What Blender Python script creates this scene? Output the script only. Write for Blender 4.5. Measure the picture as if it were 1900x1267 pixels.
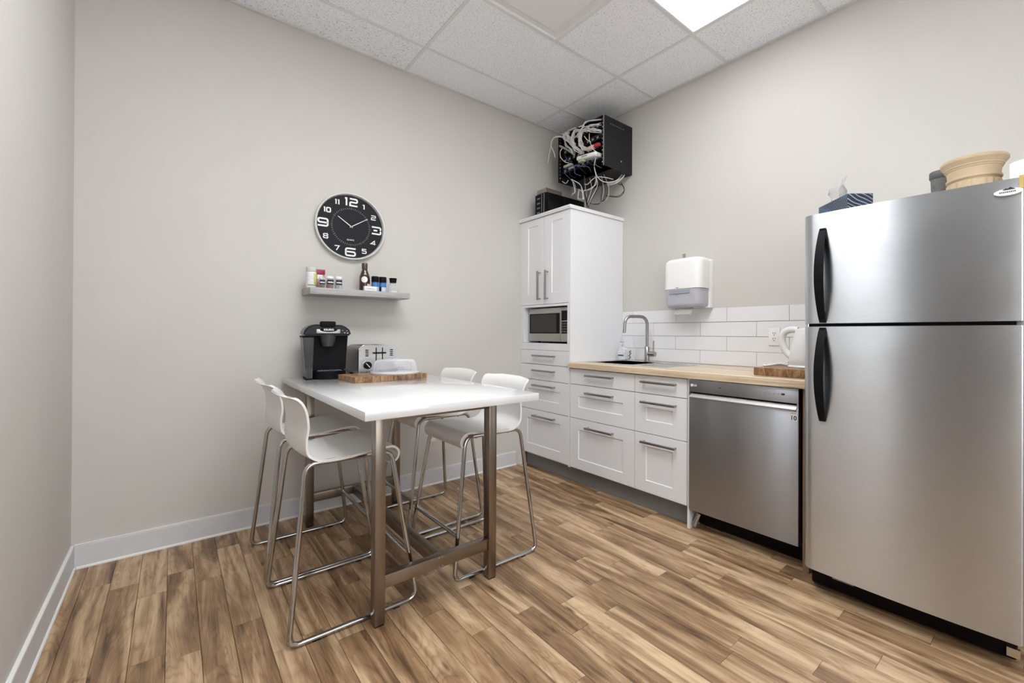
import bpy, bmesh, math, random
from mathutils import Vector, Matrix
random.seed(7)
SC = bpy.context.scene
for o in list(bpy.data.objects): bpy.data.objects.remove(o)
COL = SC.collection
PI = math.pi

# ------------------------------------------------------------------ camera
def cam_matrix(yaw, pitch, roll, loc):
    f = Vector((math.sin(yaw)*math.cos(pitch), math.cos(yaw)*math.cos(pitch), math.sin(pitch)))
    r = Vector((math.cos(yaw), -math.sin(yaw), 0)); u = r.cross(f)
    r2 = r*math.cos(roll) + u*math.sin(roll); u2 = -r*math.sin(roll) + u*math.cos(roll)
    m = Matrix((r2, u2, -f)).transposed().to_4x4(); m.translation = loc
    return m
cd = bpy.data.cameras.new('camera'); cam = bpy.data.objects.new('camera', cd); COL.objects.link(cam)
cam.matrix_world = cam_matrix(.7065, .0031, .0044, Vector((-2.9292, -3.0806, 1.1442)))
cd.sensor_width = 36; cd.lens = 812.0/1900*36
cd.shift_x = -(1015.49-950)/1900; cd.shift_y = -(633.5-615.73)/1900
cd.clip_start = .02; cd.clip_end = 50
SC.camera = cam
# ------------------------------------------------------------------ world, exposure
w = bpy.data.worlds.new('world'); SC.world = w; w.use_nodes = True
w.node_tree.nodes['Background'].inputs[0].default_value = (.95, .97, 1, 1)
w.node_tree.nodes['Background'].inputs[1].default_value = 4.3     # overcast daylight, enters by the fill window added behind the camera
SC.view_settings.view_transform = 'Standard'; SC.view_settings.look = 'None'
SC.view_settings.exposure = 0.0; SC.view_settings.gamma = 1; SC.view_settings.use_curve_mapping = False
LAMP = (7.2, 18.5, 13.0)   # radiance of the three lit ceiling panels, tuned apart to balance the walls; two are unseen
H = 3.0287           # ceiling height
XL = -3.299          # left wall
YF = -4.5            # wall behind the camera
GX, GY, T = -.452, -.355, .6096   # ceiling grid

# ------------------------------------------------------------------ materials
MATS = {}
def mat(name, col, rough=.5, metal=0, var=.04, vscale=8, bump=0, bscale=200, stretch=(1,1,1), coat=0, trans=0, ior=1.45, emit=None, alpha=1, spec=.5, sss=0):
    """principled surface with a procedural noise that varies its colour and relief"""
    if name in MATS: return MATS[name]
    m = bpy.data.materials.new(name); m.use_nodes = True; nt = m.node_tree; N = nt.nodes; L = nt.links
    b = N['Principled BSDF']
    tc = N.new('ShaderNodeTexCoord'); mp = N.new('ShaderNodeMapping'); mp.inputs['Scale'].default_value = stretch
    L.new(tc.outputs['Object'], mp.inputs[0])
    n = N.new('ShaderNodeTexNoise'); n.inputs['Scale'].default_value = vscale; n.inputs['Detail'].default_value = 4
    L.new(mp.outputs[0], n.inputs['Vector'])
    r = N.new('ShaderNodeValToRGB'); c = Vector(col[:3])
    r.color_ramp.elements[0].position = .3; r.color_ramp.elements[1].position = .7
    r.color_ramp.elements[0].color = (*[max(0, k*(1-var)) for k in c], 1); r.color_ramp.elements[1].color = (*[min(1, k*(1+var)) for k in c], 1)
    L.new(n.outputs[0], r.inputs[0]); L.new(r.outputs[0], b.inputs['Base Color'])
    b.inputs['Roughness'].default_value = rough; b.inputs['Metallic'].default_value = metal
    b.inputs['Specular IOR Level'].default_value = spec
    b.inputs['IOR'].default_value = ior
    if coat: b.inputs['Coat Weight'].default_value = coat; b.inputs['Coat Roughness'].default_value = .05
    if trans: b.inputs['Transmission Weight'].default_value = trans
    if alpha < 1: b.inputs['Alpha'].default_value = alpha
    if emit: b.inputs['Emission Color'].default_value = (*emit[:3], 1); b.inputs['Emission Strength'].default_value = emit[3]
    if bump:
        n2 = N.new('ShaderNodeTexNoise'); n2.inputs['Scale'].default_value = bscale; n2.inputs['Detail'].default_value = 3
        L.new(mp.outputs[0], n2.inputs['Vector'])
        bp = N.new('ShaderNodeBump'); bp.inputs['Strength'].default_value = bump; bp.inputs['Distance'].default_value = .002
        L.new(n2.outputs[0], bp.inputs['Height']); L.new(bp.outputs[0], b.inputs['Normal'])
    MATS[name] = m
    return m

def wood_mat(name, dark, mid, light, sx=9., sy=.8, axis='y', rough=.38, fine=110., rnd=.35, knots=True, rings=55.):
    m = bpy.data.materials.new(name); m.use_nodes = True; nt = m.node_tree; N = nt.nodes; L = nt.links
    b = N['Principled BSDF']
    tc = N.new('ShaderNodeTexCoord'); oi = N.new('ShaderNodeObjectInfo')
    off = N.new('ShaderNodeVectorMath'); off.operation = 'SCALE'; off.inputs[0].default_value = (37., 53., 11.)
    L.new(oi.outputs['Random'], off.inputs['Scale'])
    ad = N.new('ShaderNodeVectorMath'); L.new(tc.outputs['Object'], ad.inputs[0]); L.new(off.outputs[0], ad.inputs[1])
    def noise(scl, scale, det, dist):
        mp = N.new('ShaderNodeMapping'); mp.inputs['Scale'].default_value = scl; L.new(ad.outputs[0], mp.inputs[0])
        n = N.new('ShaderNodeTexNoise'); n.inputs['Scale'].default_value = scale; n.inputs['Detail'].default_value = det; n.inputs['Distortion'].default_value = dist
        L.new(mp.outputs[0], n.inputs['Vector']); return n.outputs[0]
    def v3(a, c): return {'y': (a, c, a), 'x': (c, a, a), 'z': (a, a, c)}[axis]
    big = noise(v3(sx, sy), 1.5, 5, 1.3); fin = noise(v3(fine, 2.5), 1, 4, .2); blot = noise(v3(7, 3.5), 1, 3, 2.)
    def math_(op, a, c):
        n = N.new('ShaderNodeMath'); n.operation = op
        c = c if op not in ('SINE', 'ABSOLUTE') else 0.0
        for i, q in enumerate((a, c)):
            if isinstance(q, (int, float)): n.inputs[i].default_value = q
            else: L.new(q, n.inputs[i])
        return n.outputs[0]
    ring = noise(v3(sx*.75, sy*.9), 1.5, 2.5, .9)
    cont = math_('POWER', math_('ABSOLUTE', math_('SINE', math_('MULTIPLY', ring, rings), 0), 0), .35)   # growth rings as contour lines
    t = math_('ADD', math_('MULTIPLY', big, 1.25), math_('MULTIPLY', fin, .20))
    t = math_('ADD', t, math_('MULTIPLY', blot, .30))
    t = math_('ADD', t, math_('MULTIPLY', cont, .16))
    t = math_('ADD', t, math_('MULTIPLY', math_('SUBTRACT', oi.outputs['Random'], .5), rnd))
    t = math_('SUBTRACT', t, .47)
    r = N.new('ShaderNodeValToRGB'); e = r.color_ramp.elements
    e[0].position = .22; e[0].color = (*dark, 1); e[1].position = .82; e[1].color = (*light, 1)
    k = e.new(.5); k.color = (*mid, 1)
    L.new(t, r.inputs[0]); col = r.outputs[0]
    if knots:
        mp = N.new('ShaderNodeMapping'); mp.inputs['Scale'].default_value = v3(9, 2.2); L.new(ad.outputs[0], mp.inputs[0])
        v = N.new('ShaderNodeTexVoronoi'); v.inputs['Scale'].default_value = 1; L.new(mp.outputs[0], v.inputs['Vector'])
        rr = N.new('ShaderNodeValToRGB'); rr.color_ramp.elements[0].position = .03; rr.color_ramp.elements[1].position = .09
        rr.color_ramp.elements[0].color = (.25, .2, .17, 1); rr.color_ramp.elements[1].color = (1, 1, 1, 1)
        L.new(v.outputs['Distance'], rr.inputs[0])
        mx = N.new('ShaderNodeMix'); mx.data_type = 'RGBA'; mx.blend_type = 'MULTIPLY'; mx.inputs[0].default_value = 1
        L.new(col, mx.inputs[6]); L.new(rr.outputs[0], mx.inputs[7]); col = mx.outputs[2]
    L.new(col, b.inputs['Base Color']); b.inputs['Roughness'].default_value = rough
    bp = N.new('ShaderNodeBump'); bp.inputs['Strength'].default_value = .12; bp.inputs['Distance'].default_value = .001
    L.new(fin, bp.inputs['Height']); L.new(bp.outputs[0], b.inputs['Normal'])
    MATS[name] = m
    return m

def steel_mat(name, col, rough, wave=.25, grain='y', aniso=0, wscale=(1.2, 1.2, 2.2)):
    """brushed steel: grain along one axis plus the faint waviness of thin sheet"""
    m = bpy.data.materials.new(name); m.use_nodes = True; nt = m.node_tree; N = nt.nodes; L = nt.links
    b = N['Principled BSDF']; b.inputs['Metallic'].default_value = 1
    tc = N.new('ShaderNodeTexCoord'); mp = N.new('ShaderNodeMapping'); L.new(tc.outputs['Object'], mp.inputs[0])
    mp.inputs['Scale'].default_value = {'y': (700, 14, 700), 'z': (700, 700, 14), 'x': (14, 700, 700)}[grain]
    n = N.new('ShaderNodeTexNoise'); n.inputs['Scale'].default_value = 1; n.inputs['Detail'].default_value = 3; L.new(mp.outputs[0], n.inputs['Vector'])
    r = N.new('ShaderNodeValToRGB'); r.color_ramp.elements[0].position = .3; r.color_ramp.elements[1].position = .7
    r.color_ramp.elements[0].color = (*[c*.96 for c in col], 1); r.color_ramp.elements[1].color = (*[min(1, c*1.04) for c in col], 1)
    L.new(n.outputs[0], r.inputs[0]); L.new(r.outputs[0], b.inputs['Base Color'])
    b.inputs['Roughness'].default_value = rough
    b.inputs['Anisotropic'].default_value = aniso
    if aniso:
        tv = N.new('ShaderNodeCombineXYZ'); q = {'y': (0, 0, 1), 'z': (0, 1, 0), 'x': (0, 0, 1)}[grain]
        for i in range(3): tv.inputs[i].default_value = q[i]
        L.new(tv.outputs[0], b.inputs['Tangent'])
    mp2 = N.new('ShaderNodeMapping'); L.new(tc.outputs['Object'], mp2.inputs[0]); mp2.inputs['Scale'].default_value = wscale
    n2 = N.new('ShaderNodeTexNoise'); n2.inputs['Scale'].default_value = 2.2; n2.inputs['Detail'].default_value = 1; L.new(mp2.outputs[0], n2.inputs['Vector'])
    bp = N.new('ShaderNodeBump'); bp.inputs['Strength'].default_value = wave; bp.inputs['Distance'].default_value = .02; L.new(n2.outputs[0], bp.inputs['Height'])
    bp2 = N.new('ShaderNodeBump'); bp2.inputs['Strength'].default_value = .05; bp2.inputs['Distance'].default_value = .001
    L.new(n.outputs[0], bp2.inputs['Height']); L.new(bp.outputs[0], bp2.inputs['Normal']); L.new(bp2.outputs[0], b.inputs['Normal'])
    MATS[name] = m
    return m

def ceiling_tile_mat():
    m = bpy.data.materials.new('mineral_tile'); m.use_nodes = True; nt = m.node_tree; N = nt.nodes; L = nt.links
    b = N['Principled BSDF']; b.inputs['Roughness'].default_value = .95; b.inputs['Specular IOR Level'].default_value = .1
    tc = N.new('ShaderNodeTexCoord'); oi = N.new('ShaderNodeObjectInfo')
    off = N.new('ShaderNodeVectorMath'); off.operation = 'SCALE'; off.inputs[0].default_value = (31., 17., 3.); L.new(oi.outputs['Random'], off.inputs['Scale'])
    ad = N.new('ShaderNodeVectorMath'); L.new(tc.outputs['Object'], ad.inputs[0]); L.new(off.outputs[0], ad.inputs[1])
    n = N.new('ShaderNodeTexNoise'); n.inputs['Scale'].default_value = 150; n.inputs['Detail'].default_value = 2; L.new(ad.outputs[0], n.inputs['Vector'])
    r = N.new('ShaderNodeValToRGB'); r.color_ramp.elements[0].position = .33; r.color_ramp.elements[1].position = .43
    r.color_ramp.elements[0].color = (.52, .52, .53, 1); r.color_ramp.elements[1].color = (.90, .915, .95, 1)
    L.new(n.outputs[0], r.inputs[0]); L.new(r.outputs[0], b.inputs['Base Color'])
    bp = N.new('ShaderNodeBump'); bp.inputs['Strength'].default_value = .3; bp.inputs['Distance'].default_value = .002; L.new(n.outputs[0], bp.inputs['Height']); L.new(bp.outputs[0], b.inputs['Normal'])
    MATS['mineral_tile'] = m
    return m

def tissue_box_mat():
    """navy carton printed with fine pale and blue leaf-like strokes"""
    m = bpy.data.materials.new('printed_carton'); m.use_nodes = True; nt = m.node_tree; N = nt.nodes; L = nt.links
    b = N['Principled BSDF']; b.inputs['Roughness'].default_value = .5
    tc = N.new('ShaderNodeTexCoord'); mp = N.new('ShaderNodeMapping'); L.new(tc.outputs['Object'], mp.inputs[0]); mp.inputs['Rotation'].default_value = (.0, .0, .35)
    wv = N.new('ShaderNodeTexWave'); wv.bands_direction = 'DIAGONAL'; wv.inputs['Scale'].default_value = 36; wv.inputs['Distortion'].default_value = 6; wv.inputs['Detail'].default_value = 1; wv.inputs['Detail Scale'].default_value = .35
    L.new(mp.outputs[0], wv.inputs['Vector'])
    r = N.new('ShaderNodeValToRGB'); r.color_ramp.elements[0].position = .80; r.color_ramp.elements[1].position = .97
    r.color_ramp.elements[0].color = (.006, .010, .025, 1); r.color_ramp.elements[1].color = (.30, .36, .44, 1); L.new(wv.outputs[0], r.inputs[0])
    n = N.new('ShaderNodeTexNoise'); n.inputs['Scale'].default_value = 11; n.inputs['Detail'].default_value = 0; L.new(tc.outputs['Object'], n.inputs['Vector'])
    r2 = N.new('ShaderNodeValToRGB'); r2.color_ramp.elements[0].position = .5; r2.color_ramp.elements[1].position = .56
    r2.color_ramp.elements[0].color = (0, 0, 0, 1); r2.color_ramp.elements[1].color = (.012, .04, .10, 1); L.new(n.outputs[0], r2.inputs[0])
    mx = N.new('ShaderNodeMix'); mx.data_type = 'RGBA'; mx.blend_type = 'ADD'; mx.inputs[0].default_value = 1
    L.new(r.outputs[0], mx.inputs[6]); L.new(r2.outputs[0], mx.inputs[7]); L.new(mx.outputs[2], b.inputs['Base Color'])
    MATS['printed_carton'] = m
    return m

def glass_mat(name, col, rough=.03, alpha=.35):
    """thin clear plastic or glass: mostly see-through with surface reflections"""
    m = bpy.data.materials.new(name); m.use_nodes = True; nt = m.node_tree; N = nt.nodes; L = nt.links
    N.remove(N['Principled BSDF'])
    tr = N.new('ShaderNodeBsdfTransparent'); gl = N.new('ShaderNodeBsdfPrincipled'); gl.inputs['Base Color'].default_value = (*col, 1); gl.inputs['Roughness'].default_value = rough; gl.inputs['Specular IOR Level'].default_value = .35
    tc = N.new('ShaderNodeTexCoord'); n = N.new('ShaderNodeTexNoise'); n.inputs['Scale'].default_value = 25; L.new(tc.outputs['Object'], n.inputs['Vector'])
    r = N.new('ShaderNodeMapRange'); r.inputs[3].default_value = alpha*.9; r.inputs[4].default_value = alpha*1.1; L.new(n.outputs[0], r.inputs[0])
    lw = N.new('ShaderNodeLayerWeight'); lw.inputs[0].default_value = .22
    ad = N.new('ShaderNodeMath'); ad.operation = 'ADD'; ad.use_clamp = True; L.new(r.outputs[0], ad.inputs[0]); L.new(lw.outputs['Facing'], ad.inputs[1])
    mx = N.new('ShaderNodeMixShader'); L.new(ad.outputs[0], mx.inputs[0]); L.new(tr.outputs[0], mx.inputs[1]); L.new(gl.outputs[0], mx.inputs[2])
    L.new(mx.outputs[0], N['Material Output'].inputs[0])
    MATS[name] = m
    return m

wall_m = mat('wall_paint', (.60, .58, .545), .75, var=.012, vscale=3, bump=.06, bscale=350, spec=.25)
base_m = mat('baseboard_paint', (.66, .665, .675), .45, var=.03, vscale=20, stretch=(1, 1, 1))
shoe_m = mat('white_caulk', (.82, .82, .80), .4, var=.02)
tile_m = ceiling_tile_mat()
grid_m = mat('grid_metal', (.74, .74, .745), .5, var=.02)
angle_m = mat('wall_angle_metal', (.66, .65, .62), .5, var=.02)
floor_m = wood_mat('plank_wood', (.09, .046, .019), (.31, .188, .098), (.64, .465, .285), rnd=.22)
board_m = wood_mat('board_wood', (.08, .034, .013), (.25, .135, .06), (.46, .30, .16), sx=26, sy=9, axis='z', rnd=.30, knots=True)
board2_m = wood_mat('acacia_wood', (.05, .02, .01), (.24, .12, .05), (.50, .33, .18), sx=25, sy=5, axis='z', rnd=.05)
count_m = wood_mat('counter_wood', (.42, .31, .195), (.62, .49, .335), (.80, .68, .51), sx=16, sy=1.1, axis='y', rnd=0, knots=False, rough=.3)
cab_m = mat('cabinet_white', (.78, .79, .81), .35, var=.008, vscale=5, bump=.02, bscale=600)
kick_m = mat('toe_kick_grey', (.20, .20, .20), .5, var=.05, vscale=15)
hand_m = steel_mat('handle_steel', (.36, .36, .36), .32, wave=0, grain='y', aniso=0)
chrome_m = mat('chrome', (.50, .505, .51), .09, 1, var=.03)
legs_m = steel_mat('table_leg_steel', (.29, .245, .205), .30, wave=0, grain='z')
plast_m = mat('white_plastic', (.80, .795, .78), .28, var=.01)
gloss_m = mat('gloss_white', (.77, .77, .775), .07, var=.006, coat=.4)
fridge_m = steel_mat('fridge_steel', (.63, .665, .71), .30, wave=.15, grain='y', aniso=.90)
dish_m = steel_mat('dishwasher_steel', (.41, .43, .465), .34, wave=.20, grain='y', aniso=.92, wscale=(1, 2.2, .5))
steel_m = steel_mat('bright_steel', (.72, .72, .72), .22, wave=0, grain='y')
sink_m = steel_mat('sink_steel', (.74, .75, .77), .34, wave=0, grain='y')
tap_m = steel_mat('tap_steel', (.40, .39, .375), .28, wave=0, grain='z')
black_m = mat('black_plastic', (.006, .006, .007), .55, var=.2, vscale=20, spec=.12)
blackg_m = mat('black_gloss', (.006, .006, .007), .2, var=.2, vscale=20, spec=.18)
darkm_m = mat('black_metal', (.016, .016, .018), .5, var=.15, vscale=30, bump=.05, spec=.3)
white_m = mat('white_gloss', (.85, .85, .84), .25, var=.01)
print_m = mat('white_print', (.82, .82, .82), .5, var=.01)
dark_print = mat('dark_print', (.03, .03, .035), .5, var=.05)
grey_m = mat('grey_plastic', (.30, .30, .31), .4, var=.04)
btile_m = mat('glazed_tile', (.80, .80, .815), .12, var=.012, vscale=6, bump=.02, bscale=12)
grout_m = mat('grout', (.33, .33, .33), .9, var=.05, vscale=60)
shelf_m = wood_mat('grey_laminate', (.27, .265, .26), (.36, .355, .345), (.44, .435, .425), sx=40, sy=2, axis='x', rnd=0, knots=False, rough=.55)
clear_m = glass_mat('clear_plastic', (.86, .87, .92), .06, .13)
smoke_m = glass_mat('smoked_plastic', (.02, .02, .021), .25, .80)
glass_m = glass_mat('clear_glass', (.85, .88, .9), .02, .12)
cable_m = mat('cable_white', (.74, .73, .70), .45, var=.05)
cableg_m = mat('cable_grey', (.33, .33, .34), .45, var=.06)
cablek_m = mat('cable_black', (.02, .02, .02), .45, var=.1)
cableb_m = mat('cable_blue', (.10, .12, .24), .45, var=.1)
red_m = mat('red_plastic', (.42, .03, .035), .4, var=.05)
pot_m = mat('terracotta_cream', (.49, .375, .245), .7, var=.07, vscale=14, bump=.15, bscale=180)

# ------------------------------------------------------------------ mesh helpers
ORG = {}
def fin(name, bm, m, parent=None, smooth=None, origin=None, kind=None):
    """one mesh object out of a bmesh given in room coordinates"""
    bmesh.ops.recalc_face_normals(bm, faces=bm.faces[:])
    if parent is not None: o3 = ORG[parent.name]
    elif origin is not None: o3 = Vector(origin)
    else:
        xs = [v.co for v in bm.verts]
        o3 = Vector(((min(v.x for v in xs)+max(v.x for v in xs))/2, (min(v.y for v in xs)+max(v.y for v in xs))/2, min(v.z for v in xs)))
    bmesh.ops.translate(bm, verts=bm.verts[:], vec=-o3)
    me = bpy.data.meshes.new(name); bm.to_mesh(me); bm.free()
    if smooth is not None:
        me.polygons.foreach_set('use_smooth', [True]*len(me.polygons)); me.set_sharp_from_angle(angle=math.radians(smooth))
    o = bpy.data.objects.new(name, me); COL.objects.link(o)
    if m is not None: me.materials.append(m)
    if parent is not None: o.parent = parent
    else: o.location = o3
    ORG[o.name] = o3
    if kind: o['kind'] = kind
    return o
def tag(o, label, cat, group=None):
    o['label'] = label; o['category'] = cat
    if group: o['group'] = group
    return o
def thing(name, loc, label, cat, group=None):
    o = bpy.data.objects.new(name, None); COL.objects.link(o); o.location = loc; o.empty_display_size = .05
    ORG[o.name] = Vector(loc); return tag(o, label, cat, group)
def struct(o): o['kind'] = 'structure'; return o
def abox(bm, lo, hi, bev=0, seg=2, mtx=None):
    lo = [min(a, b) for a, b in zip(lo, hi)]; hi2 = [max(a, b) for a, b in zip(lo, hi)]
    lo, hi = lo, hi2
    r = bmesh.ops.create_cube(bm, size=1)
    for v in r['verts']:
        v.co = Vector([(l+h)/2+c*(h-l) for c, l, h in zip(v.co, lo, hi)])
    vs = r['verts']
    if bev:
        es = list({e for v in vs for e in v.link_edges})
        q = bmesh.ops.bevel(bm, geom=es, offset=bev, segments=seg, profile=.5, affect='EDGES')
        vs = list({v for f in q['faces'] for v in f.verts} | {v for v in vs if v.is_valid})
    if mtx is not None: bmesh.ops.transform(bm, matrix=mtx, verts=vs)
    return vs
def B(name, lo, hi, m, parent=None, bev=0, seg=2, smooth=None):
    bm = bmesh.new(); abox(bm, lo, hi, bev, seg)
    return fin(name, bm, m, parent, smooth=(35 if bev and smooth is None else smooth))
def prism(bm, poly, axis, a, b):
    """extrude a 2D polygon along an axis. poly coords are the two other axes in xyz order"""
    def P(p, t):
        q = list(p); q.insert(axis, t); return Vector(q)
    v0 = [bm.verts.new(P(p, a)) for p in poly]; v1 = [bm.verts.new(P(p, b)) for p in poly]
    n = len(poly)
    f0 = bm.faces.new(v0); f1 = bm.faces.new(v1[::-1])
    for i in range(n): bm.faces.new((v0[i], v0[(i+1) % n], v1[(i+1) % n], v1[i]))
    return f0, f1
def tube(bm, pts, r, n=8, closed=False, cap=True, rr=None, flat=None):
    pts = [Vector(p) for p in pts]; N = len(pts); rings = []; up = None
    for i, p in enumerate(pts):
        if closed: t = (pts[(i+1) % N]-pts[i-1])
        else: t = pts[min(i+1, N-1)]-pts[max(i-1, 0)]
        t.normalize()
        if up is None: up = t.orthogonal().normalized()
        up = (up - t*up.dot(t)); up = up.normalized() if up.length > 1e-6 else t.orthogonal().normalized()
        s = t.cross(up); R = rr[i] if rr else r
        rings.append([bm.verts.new(p+(up*math.cos(2*PI*k/n)+s*math.sin(2*PI*k/n))*R) for k in range(n)])
    for i in range(N if closed else N-1):
        a, b = rings[i], rings[(i+1) % N]
        sh = 0
        if closed and i == N-1:
            sh = min(range(n), key=lambda q: (a[0].co-b[q].co).length)
        for k in range(n): bm.faces.new((a[k], a[(k+1) % n], b[(k+1+sh) % n], b[(k+sh) % n]))
    if cap and not closed: bm.faces.new(rings[0][::-1]); bm.faces.new(rings[-1])
def catmull(P, sub=6, closed=False):
    P = [Vector(p) for p in P]; n = len(P); out = []
    for i in range(n if closed else n-1):
        if closed: a, b, c, d = P[i-1], P[i], P[(i+1) % n], P[(i+2) % n]
        else: a, b, c, d = P[max(i-1, 0)], P[i], P[i+1], P[min(i+2, n-1)]
        for k in range(sub):
            t = k/sub
            out.append(.5*((2*b)+(c-a)*t+(2*a-5*b+4*c-d)*t*t+(3*b-a-3*c+d)*t**3))
    if not closed: out.append(P[-1])
    return out
def fillet(P, r, k=5, closed=False):
    P = [Vector(p) for p in P]; n = len(P); out = []
    for i, p in enumerate(P):
        if not closed and i in (0, n-1): out.append(p); continue
        a = (P[i-1]-p); b = (P[(i+1) % n]-p); R = min(r, a.length*.45, b.length*.45)
        a = p+a.normalized()*R; b = p+b.normalized()*R
        for j in range(k+1):
            t = j/k; out.append(a*(1-t)**2+p*2*t*(1-t)+b*t*t)
    return out
def lathe(bm, prof, c, n=32, cap=True, scale=None, flute=None):
    """prof: (radius, z) pairs about a vertical axis at c=(x,y)"""
    rings = []
    for i, (r, z) in enumerate(prof):
        ring = []
        for k in range(n):
            a = 2*PI*k/n; R = r
            if flute: R = r*(1+flute(i, a))
            ring.append(bm.verts.new((c[0]+R*math.cos(a), c[1]+R*math.sin(a), z)))
        rings.append(ring)
    for a, b in zip(rings, rings[1:]):
        for k in range(n): bm.faces.new((a[k], a[(k+1) % n], b[(k+1) % n], b[k]))
    if cap:
        if prof[0][0] > 1e-5: bm.faces.new(rings[0][::-1])
        if prof[-1][0] > 1e-5: bm.faces.new(rings[-1])
def LT(name, prof, c, m, parent=None, n=32, smooth=40, cap=True):
    bm = bmesh.new(); lathe(bm, prof, c, n, cap); bmesh.ops.remove_doubles(bm, verts=bm.verts[:], dist=1e-6)
    return fin(name, bm, m, parent, smooth=smooth)
def TB(name, pts, r, m, parent=None, n=8, closed=False, rr=None):
    bm = bmesh.new(); tube(bm, pts, r, n, closed, rr=rr); return fin(name, bm, m, parent, smooth=50)
def cyl(bm, p, q, r, n=16): tube(bm, [p, q], r, n)
def rrect(y0, y1, z0, z1, r, k=4):
    """rounded rectangle outline"""
    out = []
    for cx, cz, a0 in ((y1-r, z1-r, 0), (y0+r, z1-r, PI/2), (y0+r, z0+r, PI), (y1-r, z0+r, 1.5*PI)):
        for j in range(k+1): a = a0+PI/2*j/k; out.append((cx+r*math.cos(a), cz+r*math.sin(a)))
    return out
FX = Matrix(((0, 0, -1, 0), (-1, 0, 0, 0), (0, 1, 0, 0), (0, 0, 0, 1)))   # lettering facing -x
FY = Matrix(((1, 0, 0, 0), (0, 0, -1, 0), (0, 1, 0, 0), (0, 0, 0, 1)))    # lettering facing -y
def text(name, body, size, at, face, m, parent, bold=.0, align='CENTER', depth=.0004, sx=1):
    c = bpy.data.curves.new(name, 'FONT'); c.body = body; c.size = size; c.align_x = align; c.align_y = 'CENTER'; c.extrude = depth; c.offset = bold
    c.resolution_u = 3
    t = bpy.data.objects.new('tmp', c); me = bpy.data.meshes.new_from_object(t); bpy.data.objects.remove(t)
    bm = bmesh.new(); bm.from_mesh(me); bpy.data.meshes.remove(me)
    mt = Matrix.Translation(at) @ face @ Matrix.Diagonal((sx, 1, 1, 1))
    bmesh.ops.transform(bm, matrix=mt, verts=bm.verts[:])
    return fin(name, bm, m, parent)
def ribbon(bm, pts, wd, mtx, depth=.0006):
    """flat stroke with mitred corners, pts in 2D"""
    P = [Vector((p[0], p[1], 0)) for p in pts]; L = []; R = []
    for i, p in enumerate(P):
        d0 = (P[i]-P[i-1]).normalized() if i else None; d1 = (P[i+1]-P[i]).normalized() if i < len(P)-1 else None
        if d0 is None: d0 = d1
        if d1 is None: d1 = d0
        n0 = Vector((-d0.y, d0.x, 0)); n1 = Vector((-d1.y, d1.x, 0)); b = (n0+n1).normalized(); s = wd/2/max(.35, b.dot(n0))
        L.append(p+b*s); R.append(p-b*s)
    for z in (depth,):
        a = [bm.verts.new(mtx @ Vector((v.x, v.y, z))) for v in L]; b = [bm.verts.new(mtx @ Vector((v.x, v.y, z))) for v in R]
        for i in range(len(P)-1): bm.faces.new((a[i], a[i+1], b[i+1], b[i]))

# ------------------------------------------------------------------ room shell
fl = struct(B('floor', (-3.42, YF, -.05), (.12, .12, -.0085), mat('subfloor', (.16, .10, .06), .6, var=.1)))
PW = .0975; cols = int(3.32/PW)+2
ends = {}                                            # known end joints, by column
known = {-1.916: -1.647, -1.602: -1.868, -1.812: -1.876, -1.512: -2.315, -2.314: -1.54, -2.214: -1.669, -2.116: -1.823}
plank_mesh = {}
def plank(x0, x1, y0, y1):
    L = round(y1-y0, 2); W = round(x1-x0, 4); key = (L, W)
    if key not in plank_mesh:
        bm = bmesh.new(); g = .0006; c = .0009; hw = W/2-g; hl = (y1-y0)/2-g
        prof = [(-hw, -.008), (-hw, -c), (-hw+c, 0), (hw-c, 0), (hw, -c), (hw, -.008)]
        prism(bm, prof, 1, -hl, hl); bmesh.ops.recalc_face_normals(bm, faces=bm.faces[:])
        me = bpy.data.meshes.new('plank'); bm.to_mesh(me); bm.free(); me.materials.append(floor_m); plank_mesh[key] = me
    o = bpy.data.objects.new('plank', plank_mesh[key]); COL.objects.link(o); o.parent = fl
    o.location = Vector(((x0+x1)/2, (y0+y1)/2, 0))-ORG[fl.name]
rp = random.Random(3)
for k in range(cols):
    x1 = -.021-k*PW; x0 = x1-PW
    if x0 < XL: x0 = XL
    if x1-x0 < .02: break
    y = 0; st = None
    for kx, ky in known.items():
        if abs((x0+x1)/2-(kx+.049)) < .045: st = ky
    cut = [0]
    if st is not None:
        L = rp.choice((.62, .71, .8)); q = st
        while q < -.25: q += L
        while q > -3.5:
            if q < -.12: cut.append(q)
            q -= L if q != st else rp.choice((.62, .71, .8))
    else:
        q = -rp.choice((.2, .28, .36, .44, .52, .6))
        while q > -3.5: cut.append(q); q -= rp.choice((.5, .62, .71, .8, .9))
    cut.append(-3.6)
    for a, b in zip(cut, cut[1:]): plank(x0, x1, b, a)
B('plank_field', (XL, YF, -.0084), (.1, -3.601, -.0005), floor_m, fl)

struct(B('wall_back', (-3.42, 0, -.05), (.12, .12, H+.1), wall_m))
struct(B('wall_right', (0, YF, -.05), (.12, 0, H+.1), wall_m))
DY1, DY0, DZ = -2.13, -3.17, 2.38      # doorway added out of view, for the dark half of the fridge's reflection
bm = bmesh.new()
abox(bm, (XL-.12, DY1, -.05), (XL, 0, H+.1)); abox(bm, (XL-.12, YF, -.05), (XL, DY0, H+.1)); abox(bm, (XL-.12, DY0, DZ), (XL, DY1, H+.1))
struct(fin('wall_left', bm, wall_m))
WX0, WX1, WZ0, WZ1 = -3.05, -1.25, .75, 2.45      # window added in the unseen wall behind the camera, for fill light
bm = bmesh.new()
abox(bm, (XL-.12, YF-.12, -.05), (WX0, YF, H+.1)); abox(bm, (WX1, YF-.12, -.05), (.12, YF, H+.1)); abox(bm, (WX0, YF-.12, -.05), (WX1, YF, WZ0)); abox(bm, (WX0, YF-.12, WZ1), (WX1, YF, H+.1))
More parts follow.
